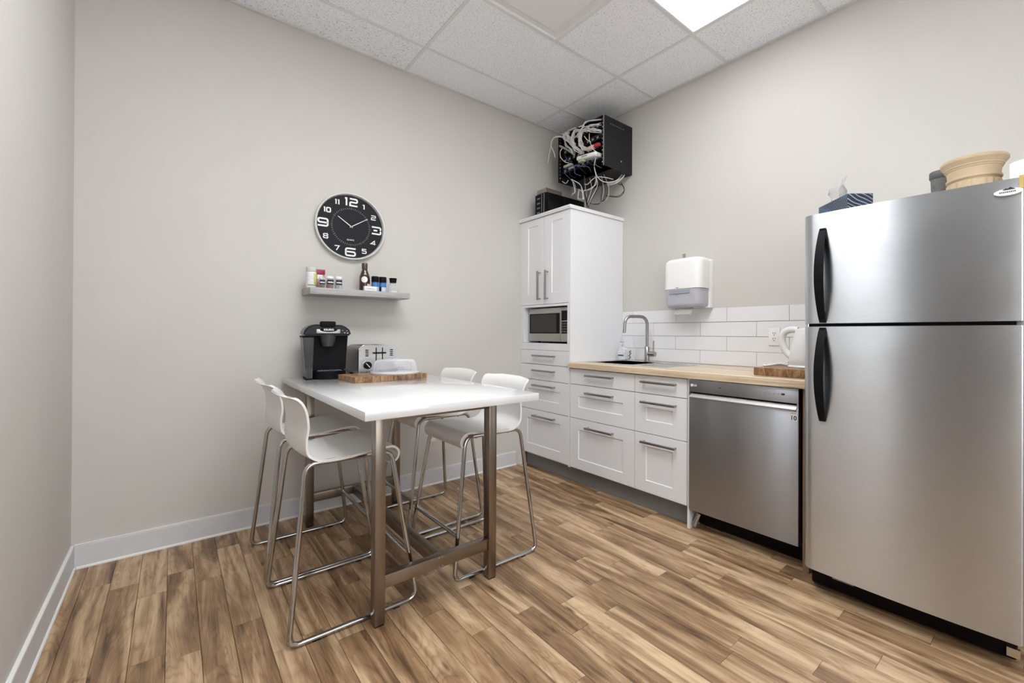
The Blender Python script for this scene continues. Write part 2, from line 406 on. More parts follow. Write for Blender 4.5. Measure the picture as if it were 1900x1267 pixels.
struct(fin('wall_front', bm, wall_m))
wn = struct(B('added_window', (WX0-.04, YF-.001, WZ0-.05), (WX1+.04, YF+.05, WZ0-.012), mat('window_paint', (.8, .8, .8), .4)))
for lo, hi in (((WX0, WZ0), (WX0+.05, WZ1)), ((WX1-.05, WZ0), (WX1, WZ1)), ((WX0+.05, WZ0), (WX1-.05, WZ0+.05)), ((WX0+.05, WZ1-.05), (WX1-.05, WZ1)), (((WX0+WX1)/2-.025, WZ0+.05), ((WX0+WX1)/2+.025, WZ1-.05))):
    B('added_window_frame', (lo[0], YF-.08, lo[1]), (hi[0], YF-.03, hi[1]), MATS['window_paint'], wn)
pl_ = bpy.data.lights.new('added_window_portal', 'AREA'); pl_.shape = 'RECTANGLE'; pl_.size = WX1-WX0; pl_.size_y = WZ1-WZ0; pl_.cycles.is_portal = True
po = bpy.data.objects.new('added_window_portal', pl_); COL.objects.link(po); po.location = ((WX0+WX1)/2, YF-.10, (WZ0+WZ1)/2); po.rotation_euler = (PI/2, 0, 0)
dr1 = struct(B('added_door', (XL-.06, DY0+.05, .006), (XL-.018, DY1-.05, DZ-.05), mat('door_charcoal', (.055, .05, .047), .45, var=.08, vscale=5, stretch=(1, 1, .2))))
for lo, hi in (((DY0, 0), (DY0+.048, DZ)), ((DY1-.048, 0), (DY1, DZ)), ((DY0+.048, DZ-.048), (DY1-.048, DZ))):
    B('added_door_frame', (XL-.119, lo[0]+.0005, lo[1]), (XL+.0, hi[0]-.0005, hi[1]-.0005), mat('door_frame_grey', (.16, .15, .14), .45), dr1)

def bb_profile(s):  # (distance from wall, z)
    return [(0, 0), (s*.012, 0), (s*.012, .107), (s*.0095, .112), (s*.005, .1145), (0, .1145)]
bm = bmesh.new(); prism(bm, [(y, z) for y, z in bb_profile(-1)], 0, XL+.0125, -.66); bbk = struct(fin('baseboard_back', bm, base_m))
bm = bmesh.new(); prism(bm, [(-.012, 0), (-.0185, 0), (-.0185, .006), (-.015, .0105), (-.012, .0115)], 0, XL+.0185, -.66); fin('shoe_molding', bm, shoe_m, bbk)
bm = bmesh.new(); prism(bm, [(-.012, .1147), (-.001, .1147), (-.001, .1165), (-.010, .1165)], 0, XL+.012, -.66); fin('lit_top_edge', bm, shoe_m, bbk)  # white strip stands in for the light on the board's top edge
bm = bmesh.new(); prism(bm, [(XL+y, z) for y, z in bb_profile(1)], 1, -2.125, -.001); bbl = struct(fin('baseboard_left', bm, base_m))
bm = bmesh.new(); prism(bm, [(XL+.012, 0), (XL+.0185, 0), (XL+.0185, .006), (XL+.015, .0105), (XL+.012, .0115)], 1, -2.125, -.0185); fin('shoe_molding', bm, shoe_m, bbl)
bm = bmesh.new(); prism(bm, [(XL+.012, .1147), (XL+.001, .1147), (XL+.001, .1165), (XL+.010, .1165)], 1, -2.125, -.012); fin('lit_top_edge', bm, shoe_m, bbl)  # same white strip, light on the top edge put into colour

# ceiling: slab, exposed grid, one object per tile
cl = struct(B('ceiling', (-3.42, YF, H+.05), (.12, .12, H+.12), mat('plenum', (.5, .5, .5), .9)))
tile_mesh = {}
def ctile(x0, x1, y0, y1):
    key = (round(x1-x0, 3), round(y1-y0, 3))
    if key not in tile_mesh:
        bm = bmesh.new(); a, b = (x1-x0)/2-.004, (y1-y0)/2-.004
        abox(bm, (-a, -b, .004), (a, b, .018), .0015, 1); me = bpy.data.meshes.new('ceiling_tile'); bm.to_mesh(me); bm.free(); me.materials.append(tile_m); tile_mesh[key] = me
    o = bpy.data.objects.new('ceiling_tile', tile_mesh[key]); COL.objects.link(o); o.parent = cl
    o.location = Vector(((x0+x1)/2, (y0+y1)/2, H))-ORG[cl.name]
ys = [0]+[GY-i*T for i in range(7)]+[YF]              # rows from the back wall to the wall behind
lights_at = {2: [(GX-T, GX-3*T, False)], 3: [(GX, GX-2*T, True), (GX-2*T, GX-4*T, True)], 6: [(GX-2*T, GX-4*T, True)]}
def row_cuts(i):
    if i in (2,): xs = [0, GX, GX-T, GX-3*T, XL]
    elif i == 0 or i == 1: xs = [0, GX, GX-2*T, GX-4*T, XL]
    else: xs = [0, GX, GX-2*T, GX-4*T, XL]
    return xs
bars = []
for i in range(len(ys)-1):
    y1, y0 = ys[i], ys[i+1]; xs = row_cuts(i)
    for a, b in zip(xs, xs[1:]):
        lit = [l for l in lights_at.get(i, []) if abs(l[0]-a) < .01]
        if not lit: ctile(b, a, y0, y1)
        if b > XL: bars.append((b, y0, y1))
for i, y in enumerate(ys[1:-1]):
    B('grid_bar', (XL, y-.0105, H-.0005), (0, y+.0105, H+.003), grid_m, cl)
for x, y0, y1 in bars:
    B('grid_bar', (x-.0105, y0+.0105, H-.0004), (x+.0105, y1-.0105, H+.003), grid_m, cl)
B('wall_angle', (XL, -.022, H-.0035), (0, 0, H+.003), angle_m, cl)
B('wall_angle', (-.022, YF, H-.0035), (0, -.022, H+.003), angle_m, cl)
B('wall_angle', (XL, -2.15, H-.0035), (XL+.022, -.022, H+.003), angle_m, cl)
B('wall_angle', (XL, YF, H-.0035), (XL+.022, -2.15, H+.003), angle_m, cl)

# ------------------------------------------------------------------ ceiling lights
lit_ms = [mat('lit_diffuser_%d' % i, (.9, .9, .9), .5, emit=(.965, .985, 1.01, p)) for i, p in enumerate(LAMP)]
dim_m = mat('unlit_diffuser', (.80, .80, .80), .45, var=.01)
frame_m = mat('fixture_white', (.78, .78, .785), .4, var=.01)
def troffer(x1, x0, y1, y0, on, label, lamp=0):
    t = thing('ceiling_light', ((x0+x1)/2, (y0+y1)/2, H), label, 'ceiling light')
    a, b, c, d = x0+.004, x1-.004, y0+.004, y1-.004
    bm = bmesh.new()
    def ring(i, z): return [bm.verts.new(p) for p in ((a+i, c+i, z), (b-i, c+i, z), (b-i, d-i, z), (a+i, d-i, z))]
    if on: lv = [(0, H+.004), (0, H+.0005), (.014, H+.0005), (.018, H+.006)]; ins = .018; dz = H+.004
    else: lv = [(0, H+.004), (0, H+.001), (.006, H+.001), (.012, H+.012), (.045, H+.010), (.055, H+.003), (.060, H+.003)]; ins = .060; dz = H+.003
    R = [ring(*q) for q in lv]
    for p, q in zip(R, R[1:]):
        for k in range(4): bm.faces.new((p[k], p[(k+1) % 4], q[(k+1) % 4], q[k]))
    fin('frame', bm, frame_m, t)
    B('diffuser', (a+ins-.001, c+ins-.001, dz), (b-ins+.001, d-ins+.001, dz+.006), lit_ms[lamp] if on else dim_m, t)
troffer(GX, GX-2*T, ys[3], ys[4], True, 'bright lit ceiling panel light nearest the right wall')
troffer(GX-T, GX-3*T, ys[2], ys[3], False, 'unlit grey-white recessed ceiling panel beside the lit panel')
troffer(GX-2*T, GX-4*T, ys[3], ys[4], True, 'unseen lit ceiling panel light over the front of the bar table', 1)  # added out of view, placed by the bright spot on the back wall
troffer(GX-2*T, GX-4*T, ys[6], ys[7], True, 'added lit ceiling panel light out of view, nearest the added window', 2)  # added fill panel, out of view at the rear

# ------------------------------------------------------------------ tall cabinet
XF = -.62           # plane of the door faces
def front(name, y1, y0, z0, z1, parent, rec=None, th=.018, x=XF):
    """door or drawer front facing -x; rec = (stile, rail_bottom, rail_top) gives a recessed shaker panel"""
    bm = bmesh.new()
    if rec is None: abox(bm, (x, y0, z0), (x+th, y1, z1), .0012, 1)
    else:
        st0, st1, rb, rt = rec
        o = [(y0, z0), (y1, z0), (y1, z1), (y0, z1)]; i1 = [(y0+st0, z0+rb), (y1-st1, z0+rb), (y1-st1, z1-rt), (y0+st0, z1-rt)]
        e = .004; i2 = [(i1[0][0]+e, i1[0][1]+e), (i1[1][0]-e, i1[1][1]+e), (i1[2][0]-e, i1[2][1]-e), (i1[3][0]+e, i1[3][1]-e)]
        c = .0012; oc = [(o[0][0]+c, o[0][1]+c), (o[1][0]-c, o[1][1]+c), (o[2][0]-c, o[2][1]-c), (o[3][0]+c, o[3][1]-c)]
        rings = [[bm.verts.new((xx, p[0], p[1])) for p in q] for xx, q in ((x+th, o), (x+c, o), (x, oc), (x, i1), (x+.0065, i2))]
        for p, q in zip(rings, rings[1:]):
            for k in range(4): bm.faces.new((p[k], p[(k+1) % 4], q[(k+1) % 4], q[k]))
        bm.faces.new(rings[-1]); bm.faces.new(rings[0][::-1])
    return fin(name, bm, cab_m, parent)
def handle_h(y1, y0, z, parent, x=XF):
    bm = bmesh.new(); abox(bm, (x-.040, y0, z-.007), (x-.026, y1, z+.007), .0022, 2)
    for y in (y0+.012, y1-.012): cyl(bm, (x-.030, y, z), (x, y, z), .0055, 10)
    return fin('handle', bm, hand_m, parent, smooth=40)
def handle_v(y, z0, z1, parent, x=XF):
    bm = bmesh.new(); abox(bm, (x-.040, y-.007, z0), (x-.026, y+.007, z1), .0022, 2)
    for z in (z0+.012, z1-.012): cyl(bm, (x-.030, y, z), (x, y, z), .0055, 10)
    return fin('handle', bm, hand_m, parent, smooth=40)
g = .0015
tc = thing('tall_cabinet', (-.31, -.333, 0), 'tall white shaker kitchen cabinet with doors, microwave niche and drawers in the corner', 'cabinet')
YA, YB = -.022, -.643
B('side_panel', (-.602, YA-.016, .1205), (-.002, YA, 2.104), cab_m, tc)
B('side_panel', (XF, YB-.001, .1205), (-.002, YB+.016, 2.104), cab_m, tc)
B('filler_strip', (XF+.004, -.021, .0), (XF+.02, -.0005, 2.104), cab_m, tc)
B('back_panel', (-.012, YB+.017, .12), (-.003, YA-.017, 2.10), cab_m, tc)
for z in (.12, 1.046, 1.362, 2.086):
    B('shelf', (-.600, YB+.0165, z), (-.013, YA-.0165, z+.016), cab_m, tc)
bm = bmesh.new()
prism(bm, [(-.634, 2.105), (-.634, 2.112), (-.638, 2.118), (-.638, 2.128), (-.634, 2.132), (-.002, 2.132), (-.002, 2.105)], 1, -.0008, YB-.012)
fin('cornice', bm, cab_m, tc)
d = front('door', YA-g, -.3255, 1.383, 2.102, tc, (.075, .094, .09, .056)); handle_v(-.284, 1.418, 1.656, d)
d = front('door', -.3285, YB+.017, 1.383, 2.102, tc, (.078, .095, .09, .056)); handle_v(-.381, 1.416, 1.655, d)
# frame of the niche
B('niche_stile', (XF, -.062, 1.064), (XF+.02, YA-g, 1.380), cab_m, tc)
B('niche_stile', (XF, YB+.017, 1.064), (XF+.02, -.612, 1.380), cab_m, tc)
B('niche_wall', (-.599, -.066, 1.064), (-.02, -.062, 1.361), cab_m, tc)
B('niche_rail', (XF, YB+.017, 1.0065), (XF+.02, YA-g, 1.0625), cab_m, tc)
B('niche_rail', (XF, -.6119, 1.362), (XF+.02, -.0621, 1.380), cab_m, tc)
for z0, z1, rec, hz in ((.887, 1.004, None, .959), (.758, .883, None, .836), (.507, .754, (.094, .09, .083, .075), .713), (.132, .503, (.094, .09, .078, .075), .458)):
    d = front('drawer_front', YA-g, YB+.017, z0, z1, tc, rec); handle_h(-.214, -.481, hz, d)

# ------------------------------------------------------------------ base cabinets
def base_cabinet(y1, y0, label, hy, st):
    t = thing('base_cabinet', (-.31, (y0+y1)/2, 0), label, 'cabinet', 'white base cabinets')
    B('side_panel', (-.600, y1-.017, .12), (-.002, y1-.001, .884), cab_m, t); B('side_panel', (-.600, y0+.001, .12), (-.002, y0+.017, .884), cab_m, t)
    B('bottom_panel', (-.600, y0+.0175, .12), (-.002, y1-.0175, .136), cab_m, t); B('front_rail', (-.600, y0+.0175, .862), (-.54, y1-.0175, .880), cab_m, t)
    for z0, z1, rec, hz in ((.762, .876, None, .837), (.507, .758, (*st, .083, .083), .708), (.129, .503, (*st, .074, .078), .453)):
        d = front('drawer_front', y1-g, y0+g, z0, z1, t, rec); handle_h(*hy, hz, d)
    return t
base_cabinet(-.646, -1.263, 'wide white base cabinet with three drawers under the sink', (-.832, -1.090), (.097, .09))
base_cabinet(-1.264, -1.651, 'narrow white three-drawer base cabinet beside the dishwasher', (-1.332, -1.587), (.096, .088))
struct(B('trim_1', (-.562, -1.651, .0), (-.545, -.0395, .119), kick_m))
B('leg_panel', (XF+.002, -1.668, 0), (-.02, -1.6525, .884), cab_m)
tag(bpy.data.objects['leg_panel'], 'thin white cabinet end panel reaching the floor beside the dishwasher', 'panel')
B('wood_panel', (-.62, -2.303, 0), (-.02, -2.276, .884), mat('brown_veneer', (.23, .15, .09), .5, var=.12, vscale=25, stretch=(1, 1, .1)))
tag(bpy.data.objects['wood_panel'], 'brown wooden end panel between dishwasher and fridge', 'panel')

# ------------------------------------------------------------------ worktop with sink cut-out
ZC = .925
SY1, SY0, SX1, SX0 = -.735, -1.43, -.075, -.535
wt = thing('worktop', (-.32, -1.47, .885), 'long butcher-block wood worktop over the base cabinets and dishwasher', 'worktop')
def slab(name, lo, hi, **k): return B(name, lo, hi, count_m, wt, **k)
bm = bmesh.new()
y1, y0 = -.6465, -2.309; xf = -.648; ix = .03
prism(bm, [(xf, .885), (xf, ZC-.004), (xf+.004, ZC), (SX0+ix, ZC), (SX0+ix, .885)], 1, y0, y1)
abox(bm, (SX1-ix, y0, .885), (-.0095, y1, ZC))
abox(bm, (SX0+ix, SY1-ix, .885), (SX1-ix, y1, ZC)); abox(bm, (SX0+ix, y0, .885), (SX1-ix, SY0+ix, ZC))
fin('top', bm, count_m, wt)
# sink: rim, bowl, drainer
sk = thing('kitchen_sink', ((SX0+SX1)/2, (SY0+SY1)/2, ZC), 'stainless steel inset sink with drainer in the wooden worktop', 'sink')
bm = bmesh.new()
by0, by1, bx0, bx1 = -1.13, -.775, -.50, -.165     # bowl opening
def rr_ring(x0, x1, y0, y1, z, r, k=4): return [bm.verts.new((p[0], p[1], z)) for p in rrect(x0, x1, y0, y1, r, k)]
R = [rr_ring(SX0, SX1, SY0, SY1, ZC+.0002, .02), rr_ring(SX0, SX1, SY0, SY1, ZC+.003, .02), rr_ring(SX0+.006, SX1-.006, SY0+.006, SY1-.006, ZC+.005, .018), rr_ring(SX0+.014, SX1-.014, SY0+.014, SY1-.014, ZC+.0022, .016)]
for p, q in zip(R, R[1:]):
    for k in range(len(p)): bm.faces.new((p[k], p[(k+1) % len(p)], q[(k+1) % len(p)], q[k]))
b1 = rr_ring(bx0, bx1, by0, by1, ZC+.0022, .05)
# bridge the rim to the bowl opening
eds = [bm.edges.get((R[-1][k], R[-1][(k+1) % 20])) for k in range(20)] + [bm.edges.new((b1[k], b1[(k+1) % 20])) for k in range(20)]
bmesh.ops.bridge_loops(bm, edges=eds)
b2 = rr_ring(bx0+.006, bx1-.006, by0+.006, by1-.006, ZC-.008, .046); b3 = rr_ring(bx0+.015, bx1-.015, by0+.015, by1-.015, ZC-.15, .045); b4 = rr_ring(bx0+.05, bx1-.05, by0+.05, by1-.05, ZC-.17, .03)
for p, q in ((b1, b2), (b2, b3), (b3, b4)):
    for k in range(20): bm.faces.new((p[k], p[(k+1) % 20], q[(k+1) % 20], q[k]))
bm.faces.new(b4)
fin('basin', bm, sink_m, sk)
for k in range(5):
    x = -.44+k*.06
    B('drainer_rib', (x, SY0+.04, ZC+.0023), (x+.012, by0-.05, ZC+.0048), sink_m, sk, bev=.001)
LT('drain', [(0, ZC-.1695), (.03, ZC-.1695), (.032, ZC-.167), (.022, ZC-.1665), (0, ZC-.168)], ((bx0+bx1)/2, (by0+by1)/2), steel_m, sk)

# tap
tp = thing('kitchen_tap', (-.115, -.985, ZC+.005), 'brushed steel gooseneck kitchen tap with side lever', 'tap')
tx, ty = -.115, -.985
LT('base', [(.026, ZC+.0045), (.026, ZC+.010), (.0205, ZC+.011), (.0205, ZC+.115), (.018, ZC+.118), (0, ZC+.118)], (tx, ty), tap_m, tp)
sp = [(tx, ty, ZC+.115), (tx, ty, ZC+.352), (tx-.185, ty+.065, ZC+.352), (tx-.195, ty+.068, ZC+.225)]
TB('spout', fillet(sp, .07, 8), .0125, tap_m, tp, 12)
bm = bmesh.new(); cyl(bm, (tx, ty-.018, ZC+.062), (tx, ty-.075, ZC+.062), .020, 18); fin('valve', bm, tap_m, tp, smooth=40)
bm = bmesh.new(); cyl(bm, (tx-.004, ty-.062, ZC+.078), (tx-.006, ty-.066, ZC+.165), .0055, 10); fin('lever', bm, tap_m, tp, smooth=40)

# backsplash
bs = struct(B('wall_backsplash', (-.003, -2.36, ZC+.0006), (-.0003, -.6445, 1.3305), grout_m))
zr = [1.3305, 1.2295, 1.1265, 1.0265, ZC+.001]
tmesh = {}
for r in range(4):
    off = -.765 if r % 2 == 0 else -.970
    cuts = [-.6445]+[q for q in (off+.203*0-.4063*k for k in range(-1, 6)) if -2.36 < q < -.65]+[-2.36]
    for a, b in zip(cuts, cuts[1:]):
        key = (round(a-b, 4), r == 3)
        if key not in tmesh:
            bm = bmesh.new(); hh = (zr[r]-zr[r+1])/2-.0012; hw = (a-b)/2-.0012
            abox(bm, (-.003, -hw, -hh), (.004, hw, hh), .0012, 2); me = bpy.data.meshes.new('tile'); bm.to_mesh(me); bm.free(); me.materials.append(btile_m); tmesh[key] = me
        o = bpy.data.objects.new('tile', tmesh[key]); COL.objects.link(o); o.parent = bs
        o.location = Vector((-.0055, (a+b)/2, (zr[r]+zr[r+1])/2))-ORG[bs.name]

# outlets
def outlet(loc, face, label):
    t = thing('wall_outlet', loc, label, 'outlet')
    def P(name, x0, x1, z0, z1, d0, d1, m, bev=0):
        bm = bmesh.new(); abox(bm, (x0, z0, d0), (x1, z1, d1), bev, 2); bmesh.ops.transform(bm, matrix=Matrix.Translation(loc) @ face, verts=bm.verts[:]); return fin(name, bm, m, t, smooth=35)
    P('plate', -.035, .035, -.057, .057, 0, .006, white_m, .002)
    f = P('receptacle', -.0165, .0165, -.033, .033, .006, .008, white_m, .0008)
    for s in (-1, 1):
        for x in (-.006, .006):
            bm = bmesh.new(); abox(bm, (x-.0016, s*.017-.001, .008), (x+.0016, s*.017+.009, .0083)); bmesh.ops.transform(bm, matrix=Matrix.Translation(loc) @ face, verts=bm.verts[:]); fin('slot', bm, dark_print, f)
        bm = bmesh.new(); abox(bm, (-.003, s*.017-.011, .008), (.003, s*.017-.006, .0083)); bmesh.ops.transform(bm, matrix=Matrix.Translation(loc) @ face, verts=bm.verts[:]); fin('slot', bm, dark_print, f)
outlet(Vector((-.0098, -1.897, 1.130)), FX, 'white wall outlet on the tiled backsplash beside the kettle')
outlet(Vector((-1.447, -.0006, .378)), FY, 'white wall outlet low on the wall behind the bar stools')

# ------------------------------------------------------------------ dishwasher
dw = thing('dishwasher', (-.33, -1.9645, 0), 'stainless steel dishwasher with pocket handle under the worktop', 'dishwasher')
dy1, dy0, dx = -1.672, -2.262, -.635
B('tub', (-.56, dy0, .10), (-.05, dy1, .868), darkm_m, dw)
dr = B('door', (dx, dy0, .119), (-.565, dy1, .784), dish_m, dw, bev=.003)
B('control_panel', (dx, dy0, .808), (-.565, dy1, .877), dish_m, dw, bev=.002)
B('top_edge', (dx-.0015, dy0, .8772), (-.575, dy1, .8795), steel_m, dw)
B('pocket', (dx+.03, dy0+.008, .786), (-.5655, dy1-.008, .807), black_m, dw)
for y in (dy0, dy1-.0075): B('pocket_end', (dx, y, .7845), (-.566, y+.0075, .8075), dish_m, dw)
bm = bmesh.new(); prism(bm, [(dx-.0005, .7765), (dx-.010, .7775), (dx-.011, .780), (dx+.012, .7985), (dx+.016, .7985), (dx+.016, .7846), (dx-.0005, .7846)], 1, dy0+.009, dy1-.004)
fin('handle_lip', bm, steel_mat('lip_steel', (.88, .88, .88), .45, wave=0), dw)
B('toe_panel', (-.52, dy0, .012), (-.505, dy1, .118), black_m, dw)
bm = bmesh.new(); cyl(bm, (-.60, -1.688, .020), (-.585, -1.712, .095), .014, 12); fin('leveling_foot', bm, chrome_m, dw, smooth=40)
for y in (-1.735, -2.262+.006):
    bm = bmesh.new(); cyl(bm, (-.5202, y, .085), (-.523, y, .085), .005, 10); fin('screw', bm, steel_m, dw)
bm = bmesh.new(); cyl(bm, (dx-.0001, -1.690, .847), (dx-.0008, -1.690, .847), .0085, 24); fin('logo_disc', bm, print_m, dw)
text('logo_text', 'LG', .017, Vector((dx-.0003, -1.711, .847)), FX, print_m, dw, bold=.0004)
B('panel_mark', (dx-.0005, -1.870, .8445), (dx+.0005, -1.854, .8475), dark_print, dw)
for k in range(6):
    y = -2.058-k*.0225
    bm = bmesh.new(); abox(bm, (dx-.0005, y-.0055, .8465), (dx+.0005, y+.0055, .8505)); abox(bm, (dx-.0005, y-.003, .841), (dx+.0005, y+.003, .8435)); fin('button_mark', bm, grey_m, dw)
B('display', (dx-.0006, -2.199, .843), (dx+.0005, -2.183, .852), dark_print, dw)
st = B('sticker', (dx-.0008, -2.257, .720), (dx+.0005, -2.222, .768), print_m, dr)
text('sticker_number', '10', .030, Vector((dx-.0011, -2.2395, .7365)), FX, dark_print, dr, bold=.0006)
for k in range(6): B('sticker_caption', (dx-.0011, -2.2285-k*.0042-.003, .7575), (dx-.0007, -2.2285-k*.0042, .7615), grey_m, dr)

# ------------------------------------------------------------------ fridge
fy1, fy0, fxf = -2.335, -3.005, -.805
fr = thing('refrigerator', (-.42, (fy0+fy1)/2, 0), 'tall stainless steel top-freezer fridge with curved black handles beside the dishwasher', 'refrigerator')
B('cabinet', (-.735, fy0+.006, .1185), (-.06, fy1-.006, 1.662), mat('fridge_grey', (.30, .30, .30), .4, var=.03, bump=.1, bscale=500), fr, bev=.004)
def fdoor(z0, z1):
    bm = bmesh.new(); P = []; R = .045
    P.append((-.738, fy0)); 
    for k in range(9): a = PI/2*k/8; P.append((fxf+.008-.008*math.sin(a), fy0+.008-.008*math.cos(a)))
    n = 24
    for k in range(1, n):
        t = k/n; P.append((fxf-.010*math.sin(PI*t), fy0+.008+(fy1-R-fy0-.008)*t))
    for k in range(11): a = PI/2*k/10; P.append((fxf+R-R*math.cos(a), fy1-R+R*math.sin(a)))
    P.append((-.738, fy1))
    f0, f1 = prism(bm, P, 2, z0, z1)
    es = [e for f in (f0, f1) for e in f.edges]
    bmesh.ops.bevel(bm, geom=es, offset=.003, segments=2, affect='EDGES')
    return fin('door', bm, fridge_m, fr, smooth=35)
d_lo = fdoor(.120, 1.178); d_hi = fdoor(1.192, 1.667)
B('door_gasket', (-.775, fy0+.02, 1.1785), (-.737, fy1-.02, 1.1915), black_m, fr)
B('top_cap', (-.737, fy0+.01, 1.6625), (-.12, fy1-.01, 1.668), white_m, fr)
bm = bmesh.new(); cyl(bm, (-.77, fy1-.012, 1.1782), (-.77, fy1-.012, 1.1918), .008, 12); fin('hinge_pin', bm, steel_m, fr, smooth=40)
B('base_grille', (-.70, fy0+.02, .012), (-.66, fy1-.005, .1182), black_m, fr, bev=.01)
for k in range(2):
    B('grille_slot', (-.7015, fy1-.17, .062+k*.024), (-.6995, fy1-.09, .068+k*.024), grey_m, fr)
B('hinge_foot', (-.715, fy0+.012, .03), (-.701, fy0+.045, .06), steel_m, fr)
for z in (.0,):
    for y in (fy0+.06, fy1-.06):
        LT('roller', [(.018, .0005), (.018, .1183), (0, .1183)], (-.62, y), black_m, fr, n=14); LT('roller', [(.018, .0005), (.018, .1183), (0, .1183)], (-.12, y), black_m, fr, n=14)
def fhandle(z0, z1, parent):
    """black bow handle: ends on the door, middle standing off it"""
    bm = bmesh.new(); n = 22; rings = []; yc = -2.418
    for k in range(n+1):
        t = k/n; z = z0+(z1-z0)*t; s = math.sin(PI*t)
        out = fxf-.004-.052*s**.8; hw = .0125+.0055*s; th = .012+.004*s
        rings.append([bm.verts.new(p) for p in ((out, yc-hw, z), (out-.002, yc, z), (out, yc+hw, z), (out+th, yc+hw*.8, z), (out+th, yc-hw*.8, z))])
    for a, b in zip(rings, rings[1:]):
        for k in range(5): bm.faces.new((a[k], a[(k+1) % 5], b[(k+1) % 5], b[k]))
    bm.faces.new(rings[0]); bm.faces.new(rings[-1][::-1])
    for z in (z0, z1):
        s = 1 if z == z0 else -1
        abox(bm, (fxf-.012, yc-.012, min(z, z+s*.045)), (fxf+.002, yc+.012, max(z, z+s*.045)), .003, 1)
    fin('handle', bm, black_m, parent, smooth=40)
fhandle(1.195, 1.600, d_hi); fhandle(.772, 1.174, d_lo)
# fridge magnet and yellow card
mg = thing('fridge_magnet', (fxf-.004, -2.968, 1.62), 'white oval magnet with dark lettering on the freezer door', 'magnet')
bm = bmesh.new()
pl = [(-2.968+.034*math.cos(2*PI*k/28), 1.622+.0115*math.sin(2*PI*k/28)) for k in range(28)]
prism(bm, pl, 0, fxf-.006, fxf-.014); fin('plate', bm, white_m, mg)
pl = [(-2.968+.026*math.cos(2*PI*k/28), 1.622+.0075*math.sin(2*PI*k/28)) for k in range(28)]
for k in range(9):
    y = -2.949-k*.0044
    B('letter_mark', (fxf-.0145, y-.0015, 1.6195+.0006*(k % 2)), (fxf-.0135, y+.0015, 1.6235), dark_print, mg)
bm = bmesh.new(); prism(bm, [(-2.955, 1.629), (-2.962, 1.634), (-2.967, 1.6325), (-2.973, 1.6365), (-2.980, 1.632), (-2.985, 1.629)], 0, fxf-.0135, fxf-.016); fin('emblem', bm, dark_print, mg)
B('fridge_card', (fxf-.0045, -3.003, 1.63), (fxf+.012, -2.9925, 1.672), mat('yellow_card', (.55, .40, .13), .5, var=.1), None)
tag(bpy.data.objects['fridge_card'], 'yellow card magnet at the far right edge of the freezer door', 'card')

# on top of the fridge
ZF = 1.6682
a = Vector((-.524, -2.311)); b = Vector((-.675, -2.473)); c = Vector((-.591, -2.542)); e1 = (b-a).normalized(); e2 = Vector((-e1.y, e1.x)); 
if e2.dot(c-b) < 0: e2 = -e2
cen = a+e1*.11+e2*.055; ang = math.atan2(e1.y, e1.x)
tb = thing('tissue_box', (cen.x, cen.y, ZF), 'navy patterned tissue box with a white tissue on top of the fridge', 'tissue box')
MT = Matrix.Translation((cen.x, cen.y, ZF)) @ Matrix.Rotation(ang, 4, 'Z')
bm = bmesh.new(); abox(bm, (-.11, -.055, .0005), (.11, .055, .098), .001, 1, MT); fin('carton', bm, tissue_box_mat(), tb)
bm = bmesh.new(); pts = [(.055*math.cos(2*PI*k/24), .022*math.sin(2*PI*k/24)) for k in range(24)]
bm.faces.new([bm.verts.new(MT @ Vector((p[0], p[1], .0985))) for p in pts]); fin('opening', bm, dark_print, tb)
bm = bmesh.new(); rt = random.Random(5); G = []
for i in range(9):
    row = []
    for j in range(9):
        u, v = i/8-.5, j/8
        zz = .099+v*(.125-.06*abs(u+.12)*2)+.006*rt.random()
        xx = (-.125*u*(.45+.75*v))-.030-.015*v; yy = .022*math.sin(9*u+2.5*v)*(.3+v)+.010*(rt.random()-.5)
        row.append(bm.verts.new(MT @ Vector((xx, yy, zz))))
    G.append(row)
for i in range(8):
    for j in range(8): bm.faces.new((G[i][j], G[i+1][j], G[i+1][j+1], G[i][j+1]))
bmesh.ops.solidify(bm, geom=bm.faces[:], thickness=.0008)
fin('tissue', bm, mat('tissue_paper', (.85, .84, .82), .9, var=.02), tb, smooth=60)

pc = (-.515, -2.857)
pt = thing('plant_pot', (*pc, ZF), 'cream clay plant pot with fluted base on top of the fridge', 'pot')
prof = [(.055, 0), (.062, .004), (.071, .03), (.0755, .06), (.076, .076), (.0735, .083), (.075, .086), (.0825, .089), (.0825, .095), (.078, .099), (.078, .105), (.0805, .126), (.084, .129), (.084, .133), (.088, .136), (.088, .140), (.093, .146), (.1005, .156), (.1005, .164), (.096, .169), (.088, .170), (.083, .166), (.075, .15), (.06, .03), (0, .028)]
bm = bmesh.new()
lathe(bm, [(r, z+ZF+.0003) for r, z in prof], pc, 72, True, flute=lambda i, a: (.075*abs(math.sin(10*a)) if i in (2, 3, 4) else 0))
bmesh.ops.remove_doubles(bm, verts=bm.verts[:], dist=1e-6); fin('pot', bm, pot_m, pt, smooth=35)
cp = thing('travel_cup', (-.34, -2.725, ZF), 'dark grey lidded travel cup behind the clay pot on the fridge', 'cup')
LT('cup', [(.024, ZF+.0003), (.026, ZF+.002), (.034, ZF+.17), (0, ZF+.17)], (-.34, -2.735), mat('grey_rubber', (.13, .13, .12), .7, var=.25, vscale=60), cp)
LT('lid', [(.0365, ZF+.1702), (.0385, ZF+.173), (.0385, ZF+.197), (.036, ZF+.201), (.0, ZF+.202)], (-.34, -2.735), mat('grey_lid', (.10, .10, .105), .5), cp)
B('white_tray', (-.50, -3.0, ZF+.0003), (-.25, -2.955, ZF+.080), white_m, bev=.004); tag(bpy.data.objects['white_tray'], 'low white container behind the clay pot on the fridge', 'container')
